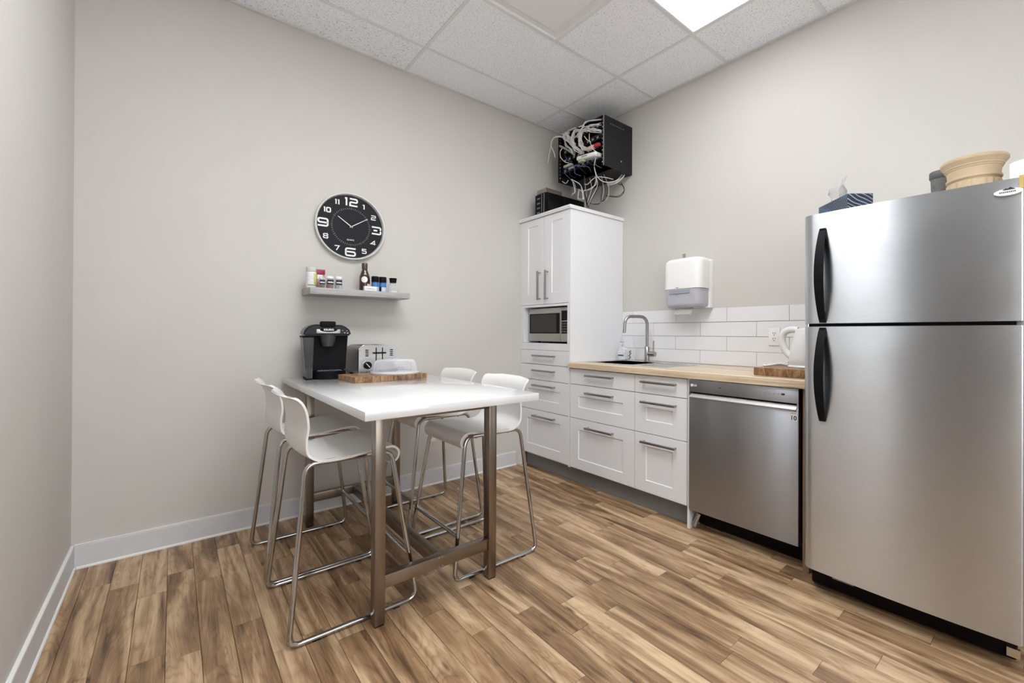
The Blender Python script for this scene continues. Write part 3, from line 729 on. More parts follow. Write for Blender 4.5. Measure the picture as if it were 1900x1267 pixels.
LT('paper_roll', [(.02, ZF+.0003), (.045, ZF+.001), (.045, ZF+.100), (.02, ZF+.101)], (-.60, -3.005), mat('paper_white', (.86, .86, .86), .9), None, cap=False); tag(bpy.data.objects['paper_roll'], 'white paper roll at the right end of the fridge top', 'paper roll')

# ------------------------------------------------------------------ paper towel dispenser
pd = thing('towel_dispenser', (0, -1.325, 1.32), 'white paper towel dispenser with translucent lower cover on the wall', 'towel dispenser')
def disp_shell(name, z0, z1, y0, y1, d0, d1, m, r, rz, x0=-.002, inset=0):
    """rounded-front body: plan outline extruded in z with rounded top or bottom edge"""
    bm = bmesh.new(); rings = []
    K = 6
    lv = []
    if rz > 0: lv = [(z0, 0)]+[(z1-rz+rz*math.sin(PI/2*k/K), rz*(1-math.cos(PI/2*k/K))) for k in range(K+1)]
    elif rz < 0:
        q = -rz; lv = [(z0+q-q*math.sin(PI/2*k/K), q*(1-math.cos(PI/2*k/K))) for k in range(K, -1, -1)]+[(z1, 0)]
    else: lv = [(z0, 0), (z1, 0)]
    for z, i in lv:
        t = (z-z0)/(z1-z0); D = d0+(d1-d0)*t-i
        ring = [(x0, y1-i)]
        for k in range(K+1): a = PI/2*k/K; ring.append((-D+r-r*math.sin(a), y1-i-r+r*math.cos(a)))
        for k in range(K+1): a = PI/2*k/K; ring.append((-D+r-r*math.cos(a), y0+i+r-r*math.sin(a)))
        ring.append((x0, y0+i))
        rings.append([bm.verts.new((p[0], p[1], z)) for p in ring])
    for a, b in zip(rings, rings[1:]):
        n = len(a)
        for k in range(n): bm.faces.new((a[k], a[(k+1) % n], b[(k+1) % n], b[k]))
    bm.faces.new(rings[0]); bm.faces.new(rings[-1])
    return fin(name, bm, m, pd, smooth=45)
dyA, dyB = -1.172, -1.476
frost_m = mat('frosted_grey', (.50, .51, .57), .3, var=.05, vscale=10)
disp_shell('back_frame', 1.330, 1.684, dyB, dyA, .06, .06, white_m, .03, .03)
disp_shell('cover', 1.466, 1.688, dyB+.002, dyA-.002, .190, .182, white_m, .05, .035, x0=-.0555)
disp_shell('window_cover', 1.332, 1.464, dyB+.010, dyA-.006, .172, .188, frost_m, .05, -.03, x0=-.0555)
B('paper_band', (-.1915, -1.40, 1.432), (-.1885, -1.235, 1.458), mat('frosted_band', (.33, .34, .42), .3), pd)
B('badge', (-.1915, -1.312, 1.471), (-.1895, -1.290, 1.477), grey_m, pd)
for k in range(3): B('badge_mark', (-.1895, -1.289-k*.009-.003, 1.421), (-.1875, -1.289-k*.009, 1.427), grey_m, pd)
bm = bmesh.new()
pp = [(-.125, 1.345), (-.135, 1.32), (-.150, 1.296), (-.158, 1.283)]
rows = [[bm.verts.new((x, y, z)) for x, z in pp] for y in (-1.252, -1.30, -1.345, -1.392)]
for r1, r2 in zip(rows, rows[1:]):
    for k in range(3): bm.faces.new((r1[k], r1[k+1], r2[k+1], r2[k]))
bmesh.ops.solidify(bm, geom=bm.faces[:], thickness=.001)
fin('paper_towel', bm, mat('towel_paper', (.74, .73, .70), .9, var=.03), pd, smooth=60)
B('wall_clip', (-.014, -1.250, 1.722), (-.0005, -1.232, 1.746), grey_m); tag(bpy.data.objects['wall_clip'], 'small grey wall clip just above the paper towel dispenser', 'clip')

# ------------------------------------------------------------------ soap bottle, glass, kettle, board on the counter
ZS = ZC+.0052
sb = thing('soap_bottle', (-.105, -.735, ZS), 'clear glass soap bottle with pump beside the tap', 'bottle')
bm = bmesh.new()
def rsec(bm, cx, cy, secs, n=5):
    rings = []
    for hx, hy, z, r in secs: rings.append([bm.verts.new((cx+p[0], cy+p[1], z)) for p in rrect(-hx, hx, -hy, hy, r, n)])
    for a, b in zip(rings, rings[1:]):
        m = len(a)
        for k in range(m): bm.faces.new((a[k], a[(k+1) % m], b[(k+1) % m], b[k]))
    bm.faces.new(rings[0][::-1]); bm.faces.new(rings[-1])
rsec(bm, -.105, -.735, [(.026, .034, ZS, .008), (.028, .036, ZS+.004, .010), (.028, .036, ZS+.082, .010), (.02, .026, ZS+.094, .012), (.009, .009, ZS+.104, .0089), (.009, .009, ZS+.112, .0089)])
fin('bottle', bm, glass_m, sb, smooth=35)
bm = bmesh.new(); rsec(bm, -.105, -.735, [(.024, .032, ZS+.003, .008), (.024, .032, ZS+.055, .008)]); fin('soap', bm, mat('soap_clear', (.74, .77, .8), .3), sb, smooth=35)
B('label', (-.1345, -.763, ZS+.032), (-.1335, -.707, ZS+.040), dark_print, sb)
bm = bmesh.new(); cyl(bm, (-.105, -.735, ZS+.112), (-.105, -.735, ZS+.125), .011, 14); cyl(bm, (-.105, -.735, ZS+.125), (-.105, -.735, ZS+.142), .004, 10); abox(bm, (-.14, -.742, ZS+.140), (-.097, -.728, ZS+.150), .003, 2)
fin('pump', bm, steel_m, sb, smooth=40)
gl = thing('drinking_glass', (-.095, -.822, ZS), 'small clear glass with dark floral print between soap bottle and tap', 'glass')
LT('tumbler', [(.022, ZS), (.024, ZS+.001), (.027, ZS+.082), (.025, ZS+.082), (.022, ZS+.006), (0, ZS+.006)], (-.095, -.822), glass_m, gl)
for k, (dz, dy) in enumerate(((.012, .006), (.024, -.004), (.034, .010), (.045, 0), (.056, -.008), (.066, .004), (.074, -.006))):
    bm = bmesh.new(); c0 = Vector((-.1215, -.822+dy, ZS+dz)); bm.faces.new([bm.verts.new(c0+Vector((0, .006*math.cos(q)+.002*math.sin(3*q), .0055*math.sin(q)))) for q in [2*PI*j/9 for j in range(9)]]); bmesh.ops.solidify(bm, geom=bm.faces[:], thickness=.0006); fin('floral_print', bm, dark_print, gl)

cb = thing('serving_board', (-.40, -2.14, ZC), 'dark-grained wooden board under the kettle on the worktop', 'cutting board')
B('board', (-.56, -2.306, ZC+.0003), (-.24, -2.012, ZC+.042), board2_m, cb, bev=.003)
ZK = ZC+.0425
kx, ky = -.36, -2.195
kt = thing('electric_kettle', (kx, ky, ZK), 'white plastic electric kettle with loop handle standing on a wooden board', 'kettle')
def ellipse_loft(bm, secs, n=28):
    rings = []
    for cx, cy, rx, ry, z in secs: rings.append([bm.verts.new((cx+rx*math.cos(2*PI*k/n), cy+ry*math.sin(2*PI*k/n), z)) for k in range(n)])
    for a, b in zip(rings, rings[1:]):
        for k in range(n): bm.faces.new((a[k], a[(k+1) % n], b[(k+1) % n], b[k]))
    bm.faces.new(rings[0][::-1]); bm.faces.new(rings[-1])
bm = bmesh.new(); ellipse_loft(bm, [(kx, ky, .066, .074, ZK+.012), (kx, ky, .070, .078, ZK+.018), (kx, ky, .070, .076, ZK+.05), (kx, ky-.004, .066, .068, ZK+.12), (kx, ky-.008, .060, .060, ZK+.175), (kx, ky-.008, .054, .054, ZK+.190)])
fin('body', bm, plast_m, kt, smooth=40)
bm = bmesh.new(); ellipse_loft(bm, [(kx, ky-.008, .055, .055, ZK+.1902), (kx, ky-.008, .052, .052, ZK+.202), (kx, ky-.008, .035, .035, ZK+.209), (kx, ky-.008, .01, .01, ZK+.211)]); fin('lid', bm, plast_m, kt, smooth=40)
bm = bmesh.new(); ellipse_loft(bm, [(kx, ky, .074, .082, ZK+.0003), (kx, ky, .076, .084, ZK+.004), (kx, ky, .072, .08, ZK+.0118)]); fin('base', bm, plast_m, kt, smooth=40)
hp = catmull([(kx, ky+.035, ZK+.200), (kx, ky+.075, ZK+.202), (kx, ky+.108, ZK+.182), (kx, ky+.115, ZK+.14), (kx, ky+.100, ZK+.09), (kx, ky+.074, ZK+.058), (kx, ky+.055, ZK+.05)], 6)
TB('handle', hp, .018, plast_m, kt, 12)
B('switch', (kx-.014, ky+.078, ZK+.022), (kx+.014, ky+.094, ZK+.030), plast_m, kt, bev=.002)
cr = catmull([(kx-.03, ky+.078, ZK+.010), (kx-.05, ky+.105, ZK+.016), (kx-.08, ky+.13, ZK+.012), (kx-.10, ky+.155, ZK+.0065), (kx-.095, ky+.172, ZK+.0065), (kx-.06, ky+.178, ZK+.011), (kx-.0, ky+.160, ZK+.008), (kx+.06, ky+.12, ZK+.007), (kx+.10, ky+.09, ZK+.007)], 6)
TB('cord', cr, .006, plast_m, kt, 8)

# ------------------------------------------------------------------ microwave
mw = thing('microwave', (-.38, -.342, 1.0625), 'stainless microwave with black window inside the tall cabinet niche', 'microwave')
my1, my0, mx = -.088, -.606, -.585
B('body', (mx+.03, my0, 1.075), (-.13, my1, 1.352), darkm_m, mw)
for y in (my0+.04, my1-.04):
    for x in (-.5, -.18): LT('foot', [(.012, 1.0625), (.012, 1.0748), (0, 1.0748)], (x, y), black_m, mw, n=12)
mw_m = steel_mat('microwave_steel', (.46, .46, .45), .28, wave=0)
md = B('door', (mx, -.497, 1.078), (mx+.0295, my1, 1.352), mw_m, mw, bev=.002)
B('window', (mx-.0012, -.487, 1.142), (mx+.001, my1-.012, 1.308), blackg_m, md)
B('window_screen', (mx-.0018, -.445, 1.152), (mx-.0009, my1-.028, 1.300), mat('window_mesh', (.028, .028, .028), .3), md)
cpn = B('control_panel', (mx, my0, 1.078), (mx+.0295, -.4985, 1.352), mw_m, mw, bev=.002)
B('display', (mx-.0012, my0+.008, 1.245), (mx+.001, -.508, 1.325), blackg_m, cpn); B('keypad', (mx-.0012, my0+.008, 1.142), (mx+.001, -.508, 1.238), blackg_m, cpn)
for i in range(4):
    for j in range(3):
        B('key', (mx-.002, -.520-j*.026-.009, 1.152+i*.021), (mx-.001, -.520-j*.026+.009, 1.164+i*.021), mat('key_grey', (.09, .09, .1), .4), cpn)

# ------------------------------------------------------------------ bar table
ZT = .870
tb_ = thing('bar_table', (-2.05, -.78, 0), 'high white gloss table on a brown steel trestle frame', 'table')
X0, X1, Y1, Y0 = -2.428, -1.655, -.028, -1.530
B('table_top', (X0, Y0, ZT-.033), (X1, Y1, ZT), gloss_m, tb_, bev=.0015)
LW, LD = .040, .048; la, lb = -2.334, -1.775; fa, fb = -1.366, -.172
for x in (la, lb-LW):
    for y in (fa, fb-LD):
        l = B('leg', (x, y, .005), (x+LW, y+LD, ZT-.0335), legs_m, tb_, bev=.0015)
        B('foot', (x+.003, y+.003, .0002), (x+LW-.003, y+LD-.003, .005), black_m, l)
for y in (fa+.006, fb-LD+.006):
    B('stretcher', (la+LW, y, .139), (lb-LW, y+.035, .189), legs_m, tb_, bev=.0015)
    B('top_rail', (la+LW, y, ZT-.075), (lb-LW, y+.035, ZT-.035), legs_m, tb_, bev=.0015)
mid = (la+lb)/2
B('long_stretcher', (mid-.02, fa+.042, .139), (mid+.02, fb-LD+.005, .189), legs_m, tb_, bev=.0015)
for x in (la+.01, lb-LW+.005): B('side_rail', (x, fa+LD, ZT-.075), (x+.025, fb-LD, ZT-.035), legs_m, tb_, bev=.0015)
for z in (.145, .183):
    for x in (mid-.008, mid+.008):
        bm = bmesh.new(); cyl(bm, (x, fa+.0062, z), (x, fa+.0045, z), .0035, 10); fin('bolt', bm, grey_m, tb_, smooth=40)

# ------------------------------------------------------------------ bar stools
def make_stool(label):
    t = thing('bar_stool', (0, 0, 0), label, 'bar stool', 'white bar stools at the high table')
    prof = [(.150, .594), (.171, .606), (.180, .630), (.170, .652), (.140, .663), (.06, .657), (-.03, .648), (-.11, .646), (-.158, .658), (-.193, .688), (-.199, .735), (-.194, .785), (-.200, .835), (-.212, .870), (-.230, .893), (-.250, .903)]
    wid = [.186, .190, .194, .198, .202, .205, .204, .198, .194, .193, .195, .199, .204, .208, .210, .210]
    P = catmull([(a, b, 0) for a, b in prof], 4); W = catmull([(q, 0, 0) for q in wid], 4)
    bm = bmesh.new(); G = []; n = len(P); M = 20
    acc = [0]
    for p, q in zip(P, P[1:]): acc.append(acc[-1]+(q-p).length)
    rc_ = .035
    for i, (p, wv) in enumerate(zip(P, W)):
        row = []; u = i/(n-1)
        seat = max(0, min(1, (.62-u)/.2)); back = 1-seat
        e = min(acc[i], acc[-1]-acc[i]); shr = rc_-math.sqrt(max(0, rc_**2-(rc_-e)**2)) if e < rc_ else 0
        for j in range(M+1):
            s = j/M*2-1
            q = abs(s)**2.6
            row.append(bm.verts.new((p.x-.004+back*.024*q, (wv.x-shr)*s, p.y-.004)))
        G.append(row)
    for i in range(n-1):
        for j in range(M): bm.faces.new((G[i][j], G[i+1][j], G[i+1][j+1], G[i][j+1]))
    bmesh.ops.recalc_face_normals(bm, faces=bm.faces[:])
    bmesh.ops.solidify(bm, geom=bm.faces[:], thickness=.0085)
    fin('seat_shell', bm, plast_m, t, smooth=50)
    for s in (-1, 1):
        loop = [(-.240, s*.243, .0104), (-.176, s*.181, .641), (.150, s*.181, .641), (.240, s*.243, .0104)]
        f = TB('side_frame', fillet(loop, .042, 6, True), .0098, chrome_m, t, 10, closed=True)
        for x in (-.15, .15): B('glide', (x-.014, s*.243-.008, .0002), (x+.014, s*.243+.008, .0045), black_m, f, bev=.001)
    k = .19/.623
    TB('foot_rail', [(.240-.094*k, -.243+.057*k, .20), (.240-.094*k, .243-.057*k, .20)], .0095, chrome_m, t, 10)
    for x in (-.10, .09): TB('cross_rail', [(x, -.181, .636), (x, .181, .636)], .008, chrome_m, t, 8)
    return t
def copy_tree(o, parent=None):
    c = o.copy(); COL.objects.link(c)
    if parent is not None: c.parent = parent
    for ch in o.children: copy_tree(ch, c)
    return c
s1 = make_stool('white bar stool on the left of the table, nearest the camera')
kids = [(-2.372, -.533, .0, 'white bar stool on the left of the table, nearest the wall'),
        (-1.712, -1.047, PI, 'white bar stool on the right of the table, nearest the camera'),
        (-1.695, -.490, PI, 'white bar stool on the right of the table, nearest the wall')]
for x, y, a, lab in kids:
    c = copy_tree(s1); c.location = (x, y, 0); c.rotation_euler.z = a; c['label'] = lab
s1.location = (-2.370, -1.042, 0)

# ------------------------------------------------------------------ things on the table
bd = thing('cutting_board', (-1.99, -.47, ZT), 'thick end-grain wooden cutting board on the white table', 'cutting board')
MB = Matrix.Translation((-1.984, -.482, ZT)) @ Matrix.Rotation(.06, 4, 'Z')
for k in range(10):
    x = -.213+.0426*k; bm = bmesh.new(); abox(bm, (x+.0001, -.128+.0006*(k % 3), .0004), (x+.0425, .128-.0005*(k % 2), .031-.0003*(k % 2)), .0012, 1, MB); fin('block', bm, board_m, bd)
# clear domed cover
dc = (-1.915, -.488)
dm = thing('cake_cover', (*dc, ZT+.0315), 'clear plastic domed food cover on the table cutting board', 'food cover')
Zd = ZT+.0315
LT('plate', [(.138, Zd), (.140, Zd+.003), (.136, Zd+.006), (0, Zd+.0062)], dc, clear_m, dm, n=48)
LT('dome', [(.134, Zd+.007), (.136, Zd+.010), (.128, Zd+.013), (.118, Zd+.062), (.112, Zd+.074), (.100, Zd+.081), (.06, Zd+.085), (0, Zd+.086)], dc, clear_m, dm, n=48, cap=False)
LT('rim', [(.136, Zd+.0072), (.1405, Zd+.0085), (.1405, Zd+.0115), (.1365, Zd+.0125)], dc, mat('rim_clear', (.75, .75, .77), .15), dm, n=48, cap=False)
B('price_label', (dc[0]-.035, dc[1]-.1285, Zd+.030), (dc[0]+.0, dc[1]-.127, Zd+.048), mat('label_grey', (.42, .43, .5), .5), dm)

# toaster
ts = thing('toaster', (-1.955, -.19, ZT), 'brushed steel four-slice toaster with black dial on the table', 'toaster')
tx0, tx1, ty0, ty1 = -2.076, -1.831, -.318, -.05
tside_m = steel_m
bm = bmesh.new(); pr_ = rrect(tx0+.004, tx1-.004, ZT+.012, 1.064, .035, 6); prism(bm, pr_, 1, ty0+.02, ty1); fin('body', bm, mat('toaster_grey', (.30, .30, .29), .35, .6, var=.05), ts, smooth=40)
bm = bmesh.new(); prism(bm, rrect(tx0+.001, tx1-.001, ZT+.011, 1.066, .036, 6), 1, ty0+.010, ty0+.0195); fin('trim_band', bm, blackg_m, ts, smooth=40)
bm = bmesh.new(); f0, f1 = prism(bm, rrect(tx0, tx1, ZT+.010, 1.067, .036, 6), 1, ty0-.004, ty0+.0095)
bmesh.ops.bevel(bm, geom=[e for e in f0.edges], offset=.004, segments=3, affect='EDGES'); fp = fin('front_plate', bm, steel_m, ts, smooth=40)
for x in (tx0+.03, tx1-.03):
    for y in (ty0+.03, ty1-.03): LT('foot', [(.01, ZT+.0002), (.01, ZT+.012), (0, ZT+.012)], (x, y), black_m, ts, n=12)
for x in (-2.03, -1.995, -1.93, -1.895):
    B('slot', (x-.012, ty0+.05, 1.0638), (x+.012, ty1-.03, 1.0648), black_m, ts)
yf = ty0-.004
for x in (-1.972, -1.933):
    B('lever_track', (x-.003, yf-.0008, .960), (x+.003, yf+.001, 1.050), black_m, fp)
    B('lever', (x-.019, yf-.016, 1.013), (x+.019, yf-.001, 1.022), black_m, fp, bev=.003)
for x in (-2.028, -1.877):
    for k in range(4): B('button', (x-.009, yf-.002, .998+k*.0115), (x+.009, yf+.001, 1.004+k*.0115), black_m, fp)
def dial(x, z, r, m, name, parent, d0, d1):
    bm = bmesh.new(); cyl(bm, (x, yf-d0, z), (x, yf-d1, z), r, 28); return fin(name, bm, m, parent, smooth=40)
dial(-2.026, .943, .0265, steel_m, 'dial_ring', fp, .0, .004); kb = dial(-2.026, .943, .0225, black_m, 'dial', fp, .004, .018)
bm = bmesh.new(); mt = Matrix.Translation((-2.026, yf-.0183, .943)) @ Matrix.Rotation(.85, 4, 'Y'); abox(bm, (-.017, -.0004, -.0018), (.017, .0004, .0018), 0, 1, mt); fin('dial_pointer', bm, print_m, kb)

# coffee maker
cm = thing('coffee_maker', (-2.24, -.25, ZT), 'black pod coffee maker with smoked water tank on the table', 'coffee maker')
MC = Matrix.Translation((-2.238, -.235, ZT)) @ Matrix.Rotation(-.10, 4, 'Z')
def CB(name, lo, hi, m, parent=cm, bev=0, seg=3):
    bm = bmesh.new(); abox(bm, lo, hi, bev, seg, MC); return fin(name, bm, m, parent, smooth=35)
bm = bmesh.new()   # rounded base
P = [(-.066, .09)]+[(-.066+.066*2*t, -.035-.055*math.sin(PI*t)**.6) for t in [k/14 for k in range(15)]]+[(.092, -.01), (.092, .09)]
P = [(-.075, .09), (-.075, -.03)]+[(-.075+.172*t, -.03-.062*math.sin(PI*t)**.7) for t in [k/16 for k in range(1, 16)]]+[(.104, -.03), (.104, .09)]
prism(bm, [(p[0], p[1]) for p in P], 2, .0004, .046); bmesh.ops.transform(bm, matrix=MC, verts=bm.verts[:]); fin('base', bm, black_m, cm, smooth=35)
CB('drip_grate', (-.055, -.082, .0465), (.08, -.01, .050), darkm_m)
for k in range(8): CB('grate_slot', (-.047+k*.016, -.078, .0502), (-.039+k*.016, -.016, .0512), grey_m)
bm = bmesh.new()   # rear column
prism(bm, [(-.072, .0465), (.106, .0465), (.121, .27), (.112, .30), (.095, .318), (-.07, .318)], 1, -.012, .11)
fs = [e for e in bm.edges]; bmesh.ops.bevel(bm, geom=fs, offset=.006, segments=2, affect='EDGES'); bmesh.ops.transform(bm, matrix=MC, verts=bm.verts[:]); fin('column', bm, black_m, cm, smooth=35)
bm = bmesh.new()   # head with sloping shoulders
hd = [(-.126, .255), (.126, .255), (.124, .280), (.108, .302), (.075, .318), (-.075, .320), (-.108, .304), (-.126, .275)]
prism(bm, hd, 1, -.075, .11); bmesh.ops.bevel(bm, geom=bm.edges[:], offset=.008, segments=3, affect='EDGES'); bmesh.ops.transform(bm, matrix=MC, verts=bm.verts[:]); fin('head', bm, blackg_m, cm, smooth=35)
CB('lift_handle', (-.040, -.092, .305), (.040, -.035, .338), black_m, bev=.008)
CB('silver_band', (-.062, -.0835, .268), (.066, -.072, .292), mw_m, bev=.003)
bm = bmesh.new(); pts = [(.003+.046*math.cos(2*PI*k/28), .289+.013*math.sin(2*PI*k/28)) for k in range(28)]; prism(bm, pts, 1, -.0865, -.080); bmesh.ops.transform(bm, matrix=MC, verts=bm.verts[:]); fin('name_plate', bm, black_m, cm)
text('name_text', 'KEURIG', .0155, Vector((.003, -.0868, .289)), FY, print_m, cm, bold=.0004)
nt_ = [o for o in bpy.data.objects if o.name == 'name_text'][0]
nt_.data.transform(Matrix.Translation(ORG[cm.name])); nt_.data.transform(MC); nt_.data.transform(Matrix.Translation(-ORG[cm.name]))
bm = bmesh.new(); ellipse_loft(bm, [(.005, -.035, .030, .030, .192), (.005, -.035, .038, .036, .215), (.005, -.036, .048, .038, .266)]); bmesh.ops.transform(bm, matrix=MC, verts=bm.verts[:]); fin('brew_holder', bm, mat('dark_grey_plastic', (.035, .035, .036), .35), cm, smooth=40)
for k, (x, z) in enumerate(((.078, .285), (.090, .272), (.106, .270), (.102, .284))):
    CB('button', (x-.004, -.0775, z-.002), (x+.004, -.0735, z+.002), print_m if k in (1, 2) else grey_m, bev=.001)
bm = bmesh.new(); prism(bm, [(-.110, .0), (-.077, .0), (-.070, .244), (-.128, .244)], 1, -.062, .09); bmesh.ops.bevel(bm, geom=bm.edges[:], offset=.006, segments=2, affect='EDGES')
bmesh.ops.translate(bm, verts=bm.verts[:], vec=(0, 0, .008)); bmesh.ops.transform(bm, matrix=MC, verts=bm.verts[:]); tk = fin('water_tank', bm, smoke_m, cm, smooth=35)
CB('tank_lid', (-.130, -.066, .2435), (-.068, .093, .254), black_m, bev=.004)
CB('tank_base', (-.112, -.064, .0005), (-.0765, .09, .0078), black_m)
bm = bmesh.new(); prism(bm, [(-.108, .002), (-.078, .002), (-.078, .062), (-.1125, .062)], 1, -.058, .086); bmesh.ops.translate(bm, verts=bm.verts[:], vec=(0, 0, .008)); bmesh.ops.transform(bm, matrix=MC, verts=bm.verts[:]); fin('water', bm, mat('dark_water', (.02, .02, .02), .1), cm)

# ------------------------------------------------------------------ wall clock
CX, CZ, CR = -2.036, 1.846, .221
ck = thing('wall_clock', (CX, 0, CZ-CR), 'round black wall clock with silver rim and white numerals', 'clock')
def lathe_y(name, prof, m, n=72, smooth=40, cap=True):
    bm = bmesh.new(); lathe(bm, prof, (0, 0), n, cap); bmesh.ops.remove_doubles(bm, verts=bm.verts[:], dist=1e-6)
    bmesh.ops.transform(bm, matrix=Matrix.Translation((CX, 0, CZ)) @ Matrix.Rotation(PI/2, 4, 'X'), verts=bm.verts[:]); return fin(name, bm, m, ck, smooth=smooth)
lathe_y('rim', [(.203, .0005), (.213, .0005), (.221, .012), (.2212, .032), (.217, .0365), (.212, .036), (.2085, .026), (.206, .018)], mat('rim_silver', (.70, .70, .69), .3, .3, var=.02), cap=False)
lathe_y('face', [(0, .014), (.208, .014), (.208, .0185), (0, .0185)], mat('face_black', (.018, .018, .020), .6, var=.05, spec=.2))
FM = Matrix.Translation((CX, -.0186, CZ)) @ FY
def arc(cx, cz, rx, rz, a0, a1, k=6): return [(cx+rx*math.cos(math.radians(a0+(a1-a0)*i/k)), cz+rz*math.sin(math.radians(a0+(a1-a0)*i/k))) for i in range(k+1)]
# square-shouldered numerals drawn in a unit box (x 0..1, z 0..1)
GL = {'1': [[(.1, .92), (.55, .92), (.55, 0)]],
      '2': [[(.02, .93), (.80, .93)]+arc(.78, .78, .17, .15, 90, 0)[1:]+[(.95, .66)]+arc(.78, .66, .17, .15, 0, -90)[1:]+[(.22, .51)]+arc(.22, .34, .17, .17, 90, 180)[1:]+[(.05, .07), (1, .07)]],
      '3': [[(.02, .93), (.80, .93)]+arc(.78, .74, .17, .19, 90, 0)[1:]+[(.92, .64)]+arc(.78, .64, .14, .13, 0, -90, 4)[1:]+[(.2, .51)], [(.6, .51), (.78, .51)]+arc(.78, .30, .17, .21, 90, 0, 4)[1:]+[(.95, .22)]+arc(.78, .22, .17, .15, 0, -90)[1:]+[(.02, .07)]],
      '4': [[(.78, 0), (.78, .93), (.05, .25), (1, .25)]],
      '5': [[(.95, .93), (.10, .93), (.10, .57), (.75, .57)]+arc(.75, .40, .2, .17, 90, 0)[1:]+[(.95, .24)]+arc(.75, .24, .2, .17, 0, -90)[1:]+[(.02, .07)]],
      '6': [[(.98, .93), (.24, .93)]+arc(.24, .75, .17, .18, 90, 180)[1:]+[(.07, .24)]+arc(.24, .24, .17, .17, 180, 270)[1:]+[(.76, .07)]+arc(.76, .24, .17, .17, 270, 360)[1:]+[(.93, .36)]+arc(.76, .36, .17, .17, 0, 90)[1:]+[(.07, .53)]],
      '7': [[(.02, .93), (.95, .93), (.38, 0)]],
      '8': [[(.26, .53)]+arc(.26, .74, .18, .19, 210, 90, 5)+[(.74, .93)]+arc(.74, .74, .18, .19, 90, -30, 5)+[(.74, .53)]+[(.26, .53)], [(.26, .53)]+arc(.26, .25, .20, .18, 150, 270, 5)+[(.74, .07)]+arc(.74, .25, .20, .18, 270, 390, 5)+[(.74, .53)]],
      '0': [[(.5, .93), (.24, .93)]+arc(.24, .75, .17, .18, 90, 180)[1:]+[(.07, .25)]+arc(.24, .25, .17, .18, 180, 270)[1:]+[(.76, .07)]+arc(.76, .25, .17, .18, 270, 360)[1:]+[(.93, .75)]+arc(.76, .75, .17, .18, 0, 90)[1:]+[(.5, .93)]]}
GL['9'] = [[(1-x, 1-z) for x, z in s] for s in GL['6']]
def numeral(s, x0, z1, x1, z0, wd):
    bm = bmesh.new(); n = len(s); W = x1-x0; gap = .12*W if n > 1 else 0
    ws = [(.45 if c == '1' and n > 1 else 1.) for c in s]; tot = sum(ws); cw = (W-gap*(n-1))
    x = x0
    for c, q in zip(s, ws):
        cwid = cw*q/tot
        for st in GL[c]: ribbon(bm, [(x+cwid*p[0], z0+(z1-z0)*p[1]) for p in st], wd, FM)
        x += cwid+gap
    fin('numeral', bm, print_m, ck)
for s, a, b, wd in (('12', (-.042, .190), (.040, .138), .0105), ('9', (-.203, .031), (-.139, -.022), .0105), ('3', (.134, .026), (.198, -.027), .0105), ('6', (-.037, -.141), (.031, -.195), .0105),
                    ('11', (-.101, .166), (-.071, .135), .0075), ('10', (-.168, .104), (-.126, .073), .0075), ('8', (-.170, -.066), (-.140, -.097), .006), ('7', (-.102, -.134), (-.072, -.165), .006),
                    ('5', (.070, -.137), (.100, -.168), .006), ('4', (.128, -.072), (.160, -.102), .006), ('2', (.130, .100), (.161, .069), .006), ('1', (.072, .161), (.092, .131), .0075)):
    numeral(s, a[0], a[1], b[0], b[1], wd)
bm = bmesh.new()
for k in range(60):
    a = 2*PI*k/60; q = .0045 if k % 5 else .007
    ribbon(bm, [((.1195-q)*math.sin(a), (.1195-q)*math.cos(a)), ((.1195+q)*math.sin(a), (.1195+q)*math.cos(a))], .0018, FM, .0004)
fin('minute_track', bm, mat('grey_print', (.40, .40, .40), .5), ck)
text('dial_text', 'QUARTZ', .0115, Vector((CX-.003, -.0187, CZ-.088)), FY, print_m, ck, bold=.0002)
for tip, wd, dp in (((-.083, .057), .006, .006), ((.103, .066), .005, .009)):
    bm = bmesh.new(); v = Vector(tip); p0 = -v*.10; d = v.normalized(); nn = Vector((-d.y, d.x))
    q = [p0-nn*wd/2, p0+nn*wd/2, v+nn*wd*.35, v-nn*wd*.35]
    lo = [bm.verts.new(FM @ Vector((p.x, p.y, dp))) for p in q]; hi = [bm.verts.new(FM @ Vector((p.x, p.y, dp+.001))) for p in q]
    bm.faces.new(lo); bm.faces.new(hi[::-1])
    for k in range(4): bm.faces.new((lo[k], lo[(k+1) % 4], hi[(k+1) % 4], hi[k]))
    fin('clock_hand', bm, print_m, ck)
bm = bmesh.new(); cyl(bm, (CX, -.0186, CZ), (CX, -.030, CZ), .005, 16); fin('hub', bm, grey_m, ck, smooth=40)

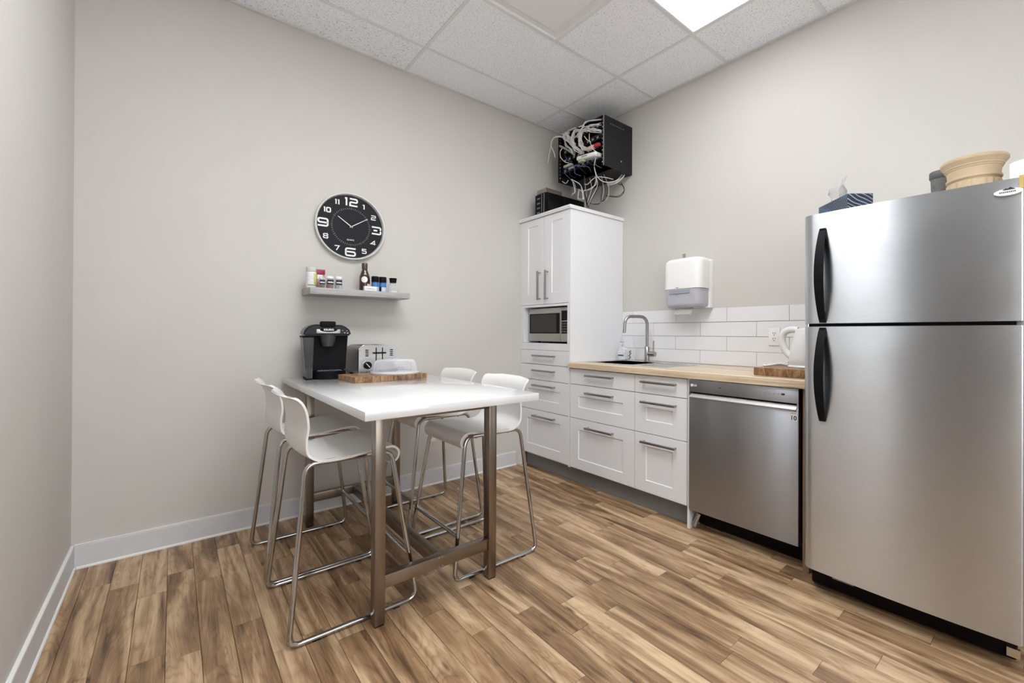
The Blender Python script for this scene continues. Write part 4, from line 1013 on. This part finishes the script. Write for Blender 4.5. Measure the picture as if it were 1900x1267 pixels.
# ------------------------------------------------------------------ floating shelf and its jars
ZH = 1.411
B('floating_shelf', (-2.322, -.221, 1.372), (-1.714, -.0005, ZH), shelf_m, bev=.001); tag(bpy.data.objects['floating_shelf'], 'thick grey floating shelf on the wall under the clock', 'shelf')
zs = ZH+.0003
sj = thing('supplement_jar', (-2.296, -.13, zs), 'white jar with yellow-green label at the left end of the shelf', 'jar')
jc = (-2.296, -.128)
LT('body', [(.028, zs), (.0295, zs+.003), (.0295, zs+.094), (.026, zs+.098), (0, zs+.098)], jc, plast_m, sj)
LT('lid', [(.0275, zs+.0982), (.0285, zs+.100), (.0285, zs+.124), (.027, zs+.126), (0, zs+.126)], jc, mat('lid_grey', (.55, .56, .56), .35), sj)
def wrap(name, c, r, z0, z1, a0, a1, m, parent, n=14):
    bm = bmesh.new(); lo = []; hi = []
    for k in range(n+1):
        a = math.radians(a0+(a1-a0)*k/n); lo.append(bm.verts.new((c[0]+r*math.cos(a), c[1]+r*math.sin(a), z0))); hi.append(bm.verts.new((c[0]+r*math.cos(a), c[1]+r*math.sin(a), z1)))
    for k in range(n): bm.faces.new((lo[k], lo[k+1], hi[k+1], hi[k]))
    return fin(name, bm, m, parent, smooth=60)
wrap('label', jc, .0299, zs+.024, zs+.092, 285, 350, mat('lime_label', (.56, .62, .20), .5, var=.25, vscale=60), sj)
wrap('label', jc, .0299, zs+.012, zs+.022, 220, 350, mat('green_label', (.30, .38, .20), .5, var=.2, vscale=50), sj)
wrap('label', jc, .0299, zs+.030, zs+.088, 200, 284, mat('pale_label', (.70, .70, .74), .5, var=.12, vscale=90), sj)

rb = thing('seasoning_tin', (-2.243, -.115, zs), 'tall seasoning tin with crimson cap standing behind small jars', 'tin')
B('body', (-2.268, -.135, zs), (-2.222, -.095, zs+.088), mat('red_tin', (.46, .25, .22), .4, var=.2, vscale=40), rb, bev=.004)
B('cap', (-2.270, -.137, zs+.0883), (-2.220, -.093, zs+.118), mat('crimson_cap', (.30, .02, .055), .35, var=.06), rb, bev=.003)
B('label', (-2.264, -.1362, zs+.060), (-2.236, -.1353, zs+.085), print_m, rb)
def spice(c, r, h, label, lab_m, fill, lid, cap_h=.014):
    t = thing('spice_jar', (*c, zs), label, 'jar', 'small spice jars on the shelf')
    LT('jar', [(r*.93, zs), (r, zs+.003), (r, zs+h*.8), (r*.85, zs+h*.88), (r*.8, zs+h-cap_h)], c, glass_m, t, n=24, cap=False)
    LT('contents', [(r*.85, zs+.002), (r*.92, zs+.004), (r*.92, zs+h*.62), (0, zs+h*.62)], c, fill, t, n=24)
    LT('lid', [(r*.9, zs+h-cap_h), (r*.95, zs+h-cap_h+.001), (r*.95, zs+h-.001), (r*.9, zs+h), (0, zs+h)], c, lid, t, n=24)
    wrap('label', c, r*1.012, zs+h*.32, zs+h*.72, 215, 325, lab_m, t)
    wrap('label_stripe', c, r*1.02, zs+h*.46, zs+h*.54, 225, 315, print_m, t)
    return t
spb = mat('spice_brown', (.16, .05, .03), .8, var=.3, vscale=120); spr = mat('spice_red', (.22, .03, .03), .8, var=.3, vscale=120); spg = mat('spice_grey', (.42, .40, .43), .8, var=.2, vscale=120)
navy = mat('navy_label', (.02, .025, .045), .4, var=.2)
spice((-2.249, -.180), .0185, .068, 'small spice jar with brown contents in front of the crimson-capped tin', navy, spb, clear_m)
spice((-2.204, -.180), .0225, .075, 'middle small spice jar with navy label and red contents', navy, spr, white_m)
spice((-2.153, -.172), .0215, .078, 'small spice jar with grey contents right of the navy ones', navy, spg, white_m)
sy = thing('syrup_bottle', (-1.979, -.125, zs), 'brown glass sauce bottle with round white label on the shelf', 'bottle')
brown = mat('brown_glass', (.055, .022, .012), .08, var=.2, vscale=20, coat=.3)
LT('bottle', [(.030, zs), (.033, zs+.003), (.033, zs+.075), (.031, zs+.100), (.024, zs+.122), (.0175, zs+.138), (.0165, zs+.148), (0, zs+.148)], (-1.979, -.12), brown, sy)
LT('cap', [(.0172, zs+.1482), (.018, zs+.150), (.018, zs+.183), (.016, zs+.187), (0, zs+.187)], (-1.979, -.12), mat('bronze_cap', (.10, .085, .065), .3, .5), sy)
bm = bmesh.new(); 
for k in range(1): pass
rows = []
for i in range(7):
    rr_ = .020*i/6
    rows.append([bm.verts.new((-1.979+.0335*math.sin((-.35+rr_*math.cos(2*PI*k/20)/.0335)), -.12-.0335*math.cos((-.35+rr_*math.cos(2*PI*k/20)/.0335)), zs+.077+rr_*math.sin(2*PI*k/20))) for k in range(20)])
for a, b in zip(rows, rows[1:]):
    for k in range(20):
        try: bm.faces.new((a[k], a[(k+1) % 20], b[(k+1) % 20], b[k]))
        except ValueError: pass
bmesh.ops.remove_doubles(bm, verts=bm.verts[:], dist=1e-6); fin('round_label', bm, print_m, sy)
wrap('neck_label', (-1.979, -.12), .0333, zs+.028, zs+.05, 280, 330, mat('pink_label', (.75, .55, .48), .5), sy)
bx = thing('tea_packet', (-1.966, -.185, zs), 'flat white printed packet lying in front of the brown bottle', 'packet')
B('packet', (-2.004, -.200, zs), (-1.930, -.172, zs+.030), print_m, bx, bev=.001); B('print_band', (-1.996, -.2007, zs+.010), (-1.938, -.1995, zs+.020), mat('pale_print', (.55, .60, .62), .5, var=.3, vscale=150), bx)
blue = mat('blue_label', (.055, .20, .50), .4, var=.12, vscale=40); dblue = mat('dark_blue', (.01, .025, .08), .4)
for k, (x, lab) in enumerate(((-1.918, 'blue and black seasoning shaker next to the brown bottle'), (-1.868, 'blue and black seasoning shaker right of its twin'))):
    t = thing('seasoning_shaker', (x, -.14, zs), lab, 'shaker', 'blue seasoning shakers'); c = (x, -.14)
    LT('body', [(.021, zs), (.0222, zs+.002), (.0222, zs+.067), (0, zs+.067)], c, dblue, t, n=28)
    LT('cap', [(.0228, zs+.0672), (.0234, zs+.069), (.0234, zs+.101), (.022, zs+.103), (0, zs+.103)], c, black_m, t, n=28)
    wrap('label', c, .0226, zs+.036, zs+.062, 200, 340, blue, t); wrap('label', c, .0226, zs+.004, zs+.034, 230, 320, mat('pale_blue_print', (.55, .62, .72), .5, var=.35, vscale=160), t)
ej = thing('salt_jar', (-1.795, -.13, zs), 'clear jar with black stopper and a little salt', 'jar'); c = (-1.795, -.13)
LT('jar', [(.033, zs), (.035, zs+.003), (.035, zs+.058), (.026, zs+.066), (.021, zs+.069)], c, glass_m, ej, cap=False)
LT('salt', [(.028, zs+.002), (.032, zs+.004), (.027, zs+.014), (0, zs+.018)], c, mat('salt_white', (.8, .8, .78), .9), ej)
LT('stopper', [(.0205, zs+.066), (.0205, zs+.069), (.025, zs+.102), (0, zs+.103)], c, black_m, ej, n=28)

# ------------------------------------------------------------------ network rack
rk = thing('network_rack', (-.175, -.47, 2.476), 'black open-front wall-mounted network rack full of white cables', 'network rack')
ra, rbk, rz0, rz1, rx = -.199, -.740, 2.476, 2.878, -.352
B('side_panel', (rx, rbk, rz0), (-.0005, rbk+.004, rz1), darkm_m, rk); B('side_panel', (rx, ra-.004, rz0), (-.0005, ra, rz1), darkm_m, rk)
B('top_panel', (rx, rbk+.0042, rz1-.004), (-.0005, ra-.0042, rz1), darkm_m, rk); B('back_panel', (-.005, rbk+.0042, rz0+.01), (-.0006, ra-.0042, rz1-.0042), darkm_m, rk)
B('bottom_panel', (-.24, rbk+.0042, rz0), (-.0052, ra-.0042, rz0+.004), darkm_m, rk)
B('front_edge', (rx-.002, rbk-.0005, rz0), (rx+.001, rbk+.006, rz1), grey_m, rk)
for y in (rbk+.012, ra-.03):
    rl = B('mounting_rail', (rx+.006, y, rz0+.006), (rx+.02, y+.018, rz1-.006), black_m, rk)
    for k in range(12): B('rail_hole', (rx+.0052, y+.006, rz0+.03+k*.031), (rx+.0065, y+.012, rz0+.037+k*.031), grey_m if k % 3 else print_m, rl)
for z0, z1, m_, nm in ((2.805, 2.848, darkm_m, 'patch_panel'), (2.715, 2.759, darkm_m, 'patch_panel'), (2.640, 2.684, blackg_m, 'switch_unit'), (2.548, 2.590, mat('navy_unit', (.012, .014, .04), .4), 'switch_unit')):
    u = B(nm, (rx+.03, rbk+.035, z0), (-.12, ra-.035, z1), m_, rk)
    for k in range(16): B('port', (rx+.0285, ra-.06-k*.0275-.010, z0+.012), (rx+.031, ra-.06-k*.0275+.010, z0+.028), black_m if k % 2 else grey_m, u)
B('shelf', (rx+.01, rbk+.01, 2.535), (-.1, ra-.01, 2.539), black_m, rk)
MR = Matrix.Translation((-.355, -.575, 2.588)) @ Matrix.Rotation(.12, 4, 'X') @ Matrix.Rotation(-.05, 4, 'Z')
bm = bmesh.new(); abox(bm, (-.035, -.115, -.016), (.06, .115, .018), .010, 3, MR); fin('router_box', bm, white_m, rk, smooth=40)
bm = bmesh.new(); abox(bm, (-.0362, -.02, -.003), (-.0345, .05, .008), .0005, 1, MR); fin('router_mark', bm, grey_m, rk)
bm = bmesh.new(); abox(bm, (-.395+.0, -.548, 2.556), (-.36, -.492, 2.572), .003, 2); fin('adapter', bm, mat('pale_green', (.42, .48, .28), .5), rk, smooth=40)
for lo, hi in (((-.33, -.338, 2.598), (-.30, -.243, 2.618)), ((-.33, -.363, 2.566), (-.30, -.307, 2.580))):
    B('plug_adapter', lo, hi, mat('adapter_beige', (.58, .57, .50), .5), rk, bev=.003)
bm = bmesh.new(); abox(bm, (-.378, -.650, 2.632), (-.350, -.585, 2.662), .004, 2); fin('connector', bm, mat('pink_white', (.70, .50, .48), .4), rk, smooth=40)
bm = bmesh.new(); abox(bm, (-.378, -.705, 2.636), (-.350, -.6505, 2.662), .004, 2); fin('connector', bm, red_m, rk, smooth=40)
rc = random.Random(11)
def cab(pts, r=.0036, m=None, n=1, sp=.012, x=-.368, xs=None):
    """n slightly spread copies of one cable; pts = (y, z) or (x, y, z)"""
    for k in range(n):
        P = []
        for i, p in enumerate(pts):
            q = Vector(p) if len(p) == 3 else Vector((x, p[0], p[1]))
            if n > 1: q += Vector((rc.uniform(-.014, .012), rc.uniform(-sp, sp), rc.uniform(-sp, sp)*.8))
            P.append(q)
        TB('cable', catmull(P, 5), r, m or cable_m, rk, 6)
cab([(-.33, -.266, 2.861), (-.38, -.214, 2.873), (-.39, -.161, 2.858), (-.385, -.141, 2.814), (-.38, -.175, 2.742), (-.38, -.189, 2.694)], .0038)
cab([(-.33, -.270, 2.853), (-.385, -.220, 2.864), (-.395, -.174, 2.855), (-.39, -.148, 2.812), (-.385, -.115, 2.743), (-.38, -.095, 2.673)], .0034)
cab([(-.285, 2.868), (-.372, 2.872), (-.450, 2.862)], .0027, None, 2, .006); cab([(-.474, 2.864), (-.532, 2.862)], .005)
cab([(-.33, -.690, 2.866), (-.37, -.617, 2.868), (-.375, -.561, 2.864), (-.385, -.538, 2.842), (-.385, -.521, 2.811), (-.375, -.481, 2.771)], .0027, None, 4, .008)
cab([(-.33, -.690, 2.825), (-.365, -.617, 2.830), (-.375, -.584, 2.822), (-.37, -.520, 2.828), (-.34, -.45, 2.83)], .0027, None, 4, .010)
cab([(-.33, -.690, 2.767), (-.36, -.628, 2.786), (-.375, -.584, 2.802), (-.38, -.527, 2.813), (-.37, -.45, 2.80)], .0027, None, 10, .017)
cab([(-.285, 2.866), (-.31, 2.829), (-.373, 2.765), (-.409, 2.728)], .0027, None, 7, .016)
cab([(-.304, 2.868), (-.36, 2.803), (-.397, 2.761), (-.43, 2.70)], .0027, None, 7, .016)
cab([(-.347, 2.863), (-.335, 2.846), (-.385, 2.787), (-.43, 2.73)], .0027, None, 7, .016)
cab([(-.504, 2.826), (-.433, 2.846), (-.409, 2.821), (-.403, 2.764), (-.434, 2.703), (-.33, -.481, 2.655)], .0027, None, 15, .018)
cab([(-.515, 2.813), (-.492, 2.776), (-.498, 2.716), (-.528, 2.673), (-.33, -.573, 2.650)], .0027, None, 13, .018)
cab([(-.298, 2.816), (-.317, 2.766), (-.385, 2.706), (-.41, 2.669)], .0027, None, 4, .010)
cab([(-.234, 2.785), (-.304, 2.740), (-.373, 2.689), (-.422, 2.648)], .009, cableg_m)
cab([(-.266, 2.752), (-.241, 2.726), (-.254, 2.674), (-.305, 2.624), (-.355, 2.601)], .0032)
cab([(-.538, 2.768), (-.567, 2.730), (-.612, 2.695)], .0034); cab([(-.612, 2.759), (-.612, 2.711), (-.634, 2.655), (-.39, -.662, 2.611), (-.37, -.705, 2.573)], .0027, x=-.385)
cab([(-.298, 2.682), (-.336, 2.628), (-.386, 2.605)], .0027, cableb_m, x=-.36); cab([(-.36, 2.575), (-.410, 2.568), (-.523, 2.527)], .005, cableb_m, x=-.345)
for k in range(7):
    y = -.27-.06*k; cab([(-.34, y, 2.56), (-.352, y-.02, 2.53), (-.35, y-.05+rc.uniform(-.03, .03), 2.50), (-.30, y-.04, 2.485)], .0027, cablek_m if k % 2 else cableb_m)
cab([(-.38, -.70, 2.572), (-.36, -.66, 2.552), (-.34, -.625, 2.50), (-.31, -.625, 2.432), (-.26, -.64, 2.395), (-.2, -.66, 2.395), (-.13, -.68, 2.42), (-.07, -.70, 2.485)], .0034)
cab([(-.30, -.308, 2.490), (-.30, -.345, 2.437), (-.30, -.352, 2.375), (-.30, -.330, 2.350), (-.28, -.300, 2.345)], .0027, None, 2, .006)
cab([(-.30, -.333, 2.481), (-.30, -.419, 2.422), (-.30, -.449, 2.356), (-.30, -.45, 2.28)], .0027, None, 2, .008)
cab([(-.29, -.454, 2.48), (-.29, -.461, 2.349), (-.27, -.467, 2.22)], .0035, cablek_m, 3, .012)
cab([(-.30, -.478, 2.403), (-.30, -.513, 2.394), (-.28, -.555, 2.43), (-.26, -.60, 2.44), (-.22, -.65, 2.43), (-.15, -.66, 2.43)], .0032)
cab([(-.32, -.205, 2.50), (-.33, -.275, 2.455), (-.32, -.295, 2.48)], .0032); cab([(-.29, -.473, 2.35), (-.29, -.548, 2.352), (-.28, -.585, 2.39), (-.27, -.58, 2.48)], .0027, None, 2, .008)
for k in range(5):
    o = .018*k
    cab([(-.20, -.60+o*.5, 2.476), (-.2, -.655+o, 2.36), (-.2, -.645+o, 2.27+o*.4), (-.22, -.58, 2.235), (-.24, -.49, 2.25), (-.25, -.44, 2.33), (-.25, -.43, 2.475)], .0038, cablek_m if k % 3 else cableg_m)
cab([(-.10, -.69, 2.40), (-.08, -.71, 2.37), (-.06, -.70, 2.34), (-.08, -.66, 2.30), (-.18, -.60, 2.30)], .003, cablek_m, 2, .01)
cab([(-.16, -.60, 2.40), (-.13, -.66, 2.405), (-.08, -.70, 2.44), (-.06, -.71, 2.478)], .0027, None, 4, .010)
for k in range(6):
    cab([(-.22, -.40-.03*k, 2.474), (-.23, -.42-.035*k, 2.38+rc.uniform(-.03, .03)), (-.25, -.44-.01*k, 2.25), (-.24, -.45, 2.175)], .0027, cablek_m if k % 2 else cable_m)
cab([(-.26, -.364, 2.394), (-.26, -.443, 2.344), (-.26, -.443, 2.302), (-.26, -.360, 2.315), (-.26, -.370, 2.394)], .006)
for z in (2.825, 2.73, 2.60):
    for k in range(7): B('vent_slot', (-.28+k*.026, rbk-.0008, z), (-.265+k*.026, rbk+.001, z+.0032), black_m if z < 2.8 else grey_m, rk)
bm = bmesh.new(); cyl(bm, (-.145, rbk+.001, 2.555), (-.145, rbk-.003, 2.555), .007, 16); fin('lock', bm, steel_m, rk, smooth=40)

# power supply and small modem on the tall cabinet
ZB = 2.1322
up = thing('power_backup', (-.34, -.197, ZB), 'black battery backup unit standing on the tall cabinet', 'power unit')
B('case', (-.535, -.275, ZB+.0003), (-.10, -.118, ZB+.205), blackg_m, up, bev=.0032)
B('front_panel', (-.550, -.270, ZB+.003), (-.5352, -.123, ZB+.202), black_m, up, bev=.0032)
for y in (-.245, -.215): B('front_rib', (-.5535, y, ZB+.01), (-.5495, y+.0027, ZB+.196), grey_m, up)
for k in range(4): B('indicator', (-.5515, -.190, ZB+.04+k*.04), (-.5495, -.150, ZB+.052+k*.04), mat('indicator_grey', (.16, .16, .18), .3), up)
B('badge', (-.552, -.195, ZB+.012), (-.5495, -.160, ZB+.022), print_m, up)
md_ = thing('modem_box', (-.45, -.20, ZB+.206), 'small grey-brown modem on top of the battery backup', 'modem')
B('case', (-.540, -.262, ZB+.2055), (-.36, -.135, ZB+.245), mat('bronze_plastic', (.14, .12, .10), .3, .2), md_, bev=.003)
B('face_plate', (-.5425, -.256, ZB+.209), (-.5398, -.141, ZB+.241), mat('taupe_plastic', (.26, .22, .18), .3), md_, bev=.001)
B('edge_strip', (-.543, -.2625, ZB+.2058), (-.538, -.258, ZB+.246), steel_m, md_)
B('power_strip', (-.44, -.56, ZB+.0003), (-.30, -.30, ZB+.04), black_m, bev=.0032); tag(bpy.data.objects['power_strip'], 'black power strip on the tall cabinet under the rack cables', 'power strip')
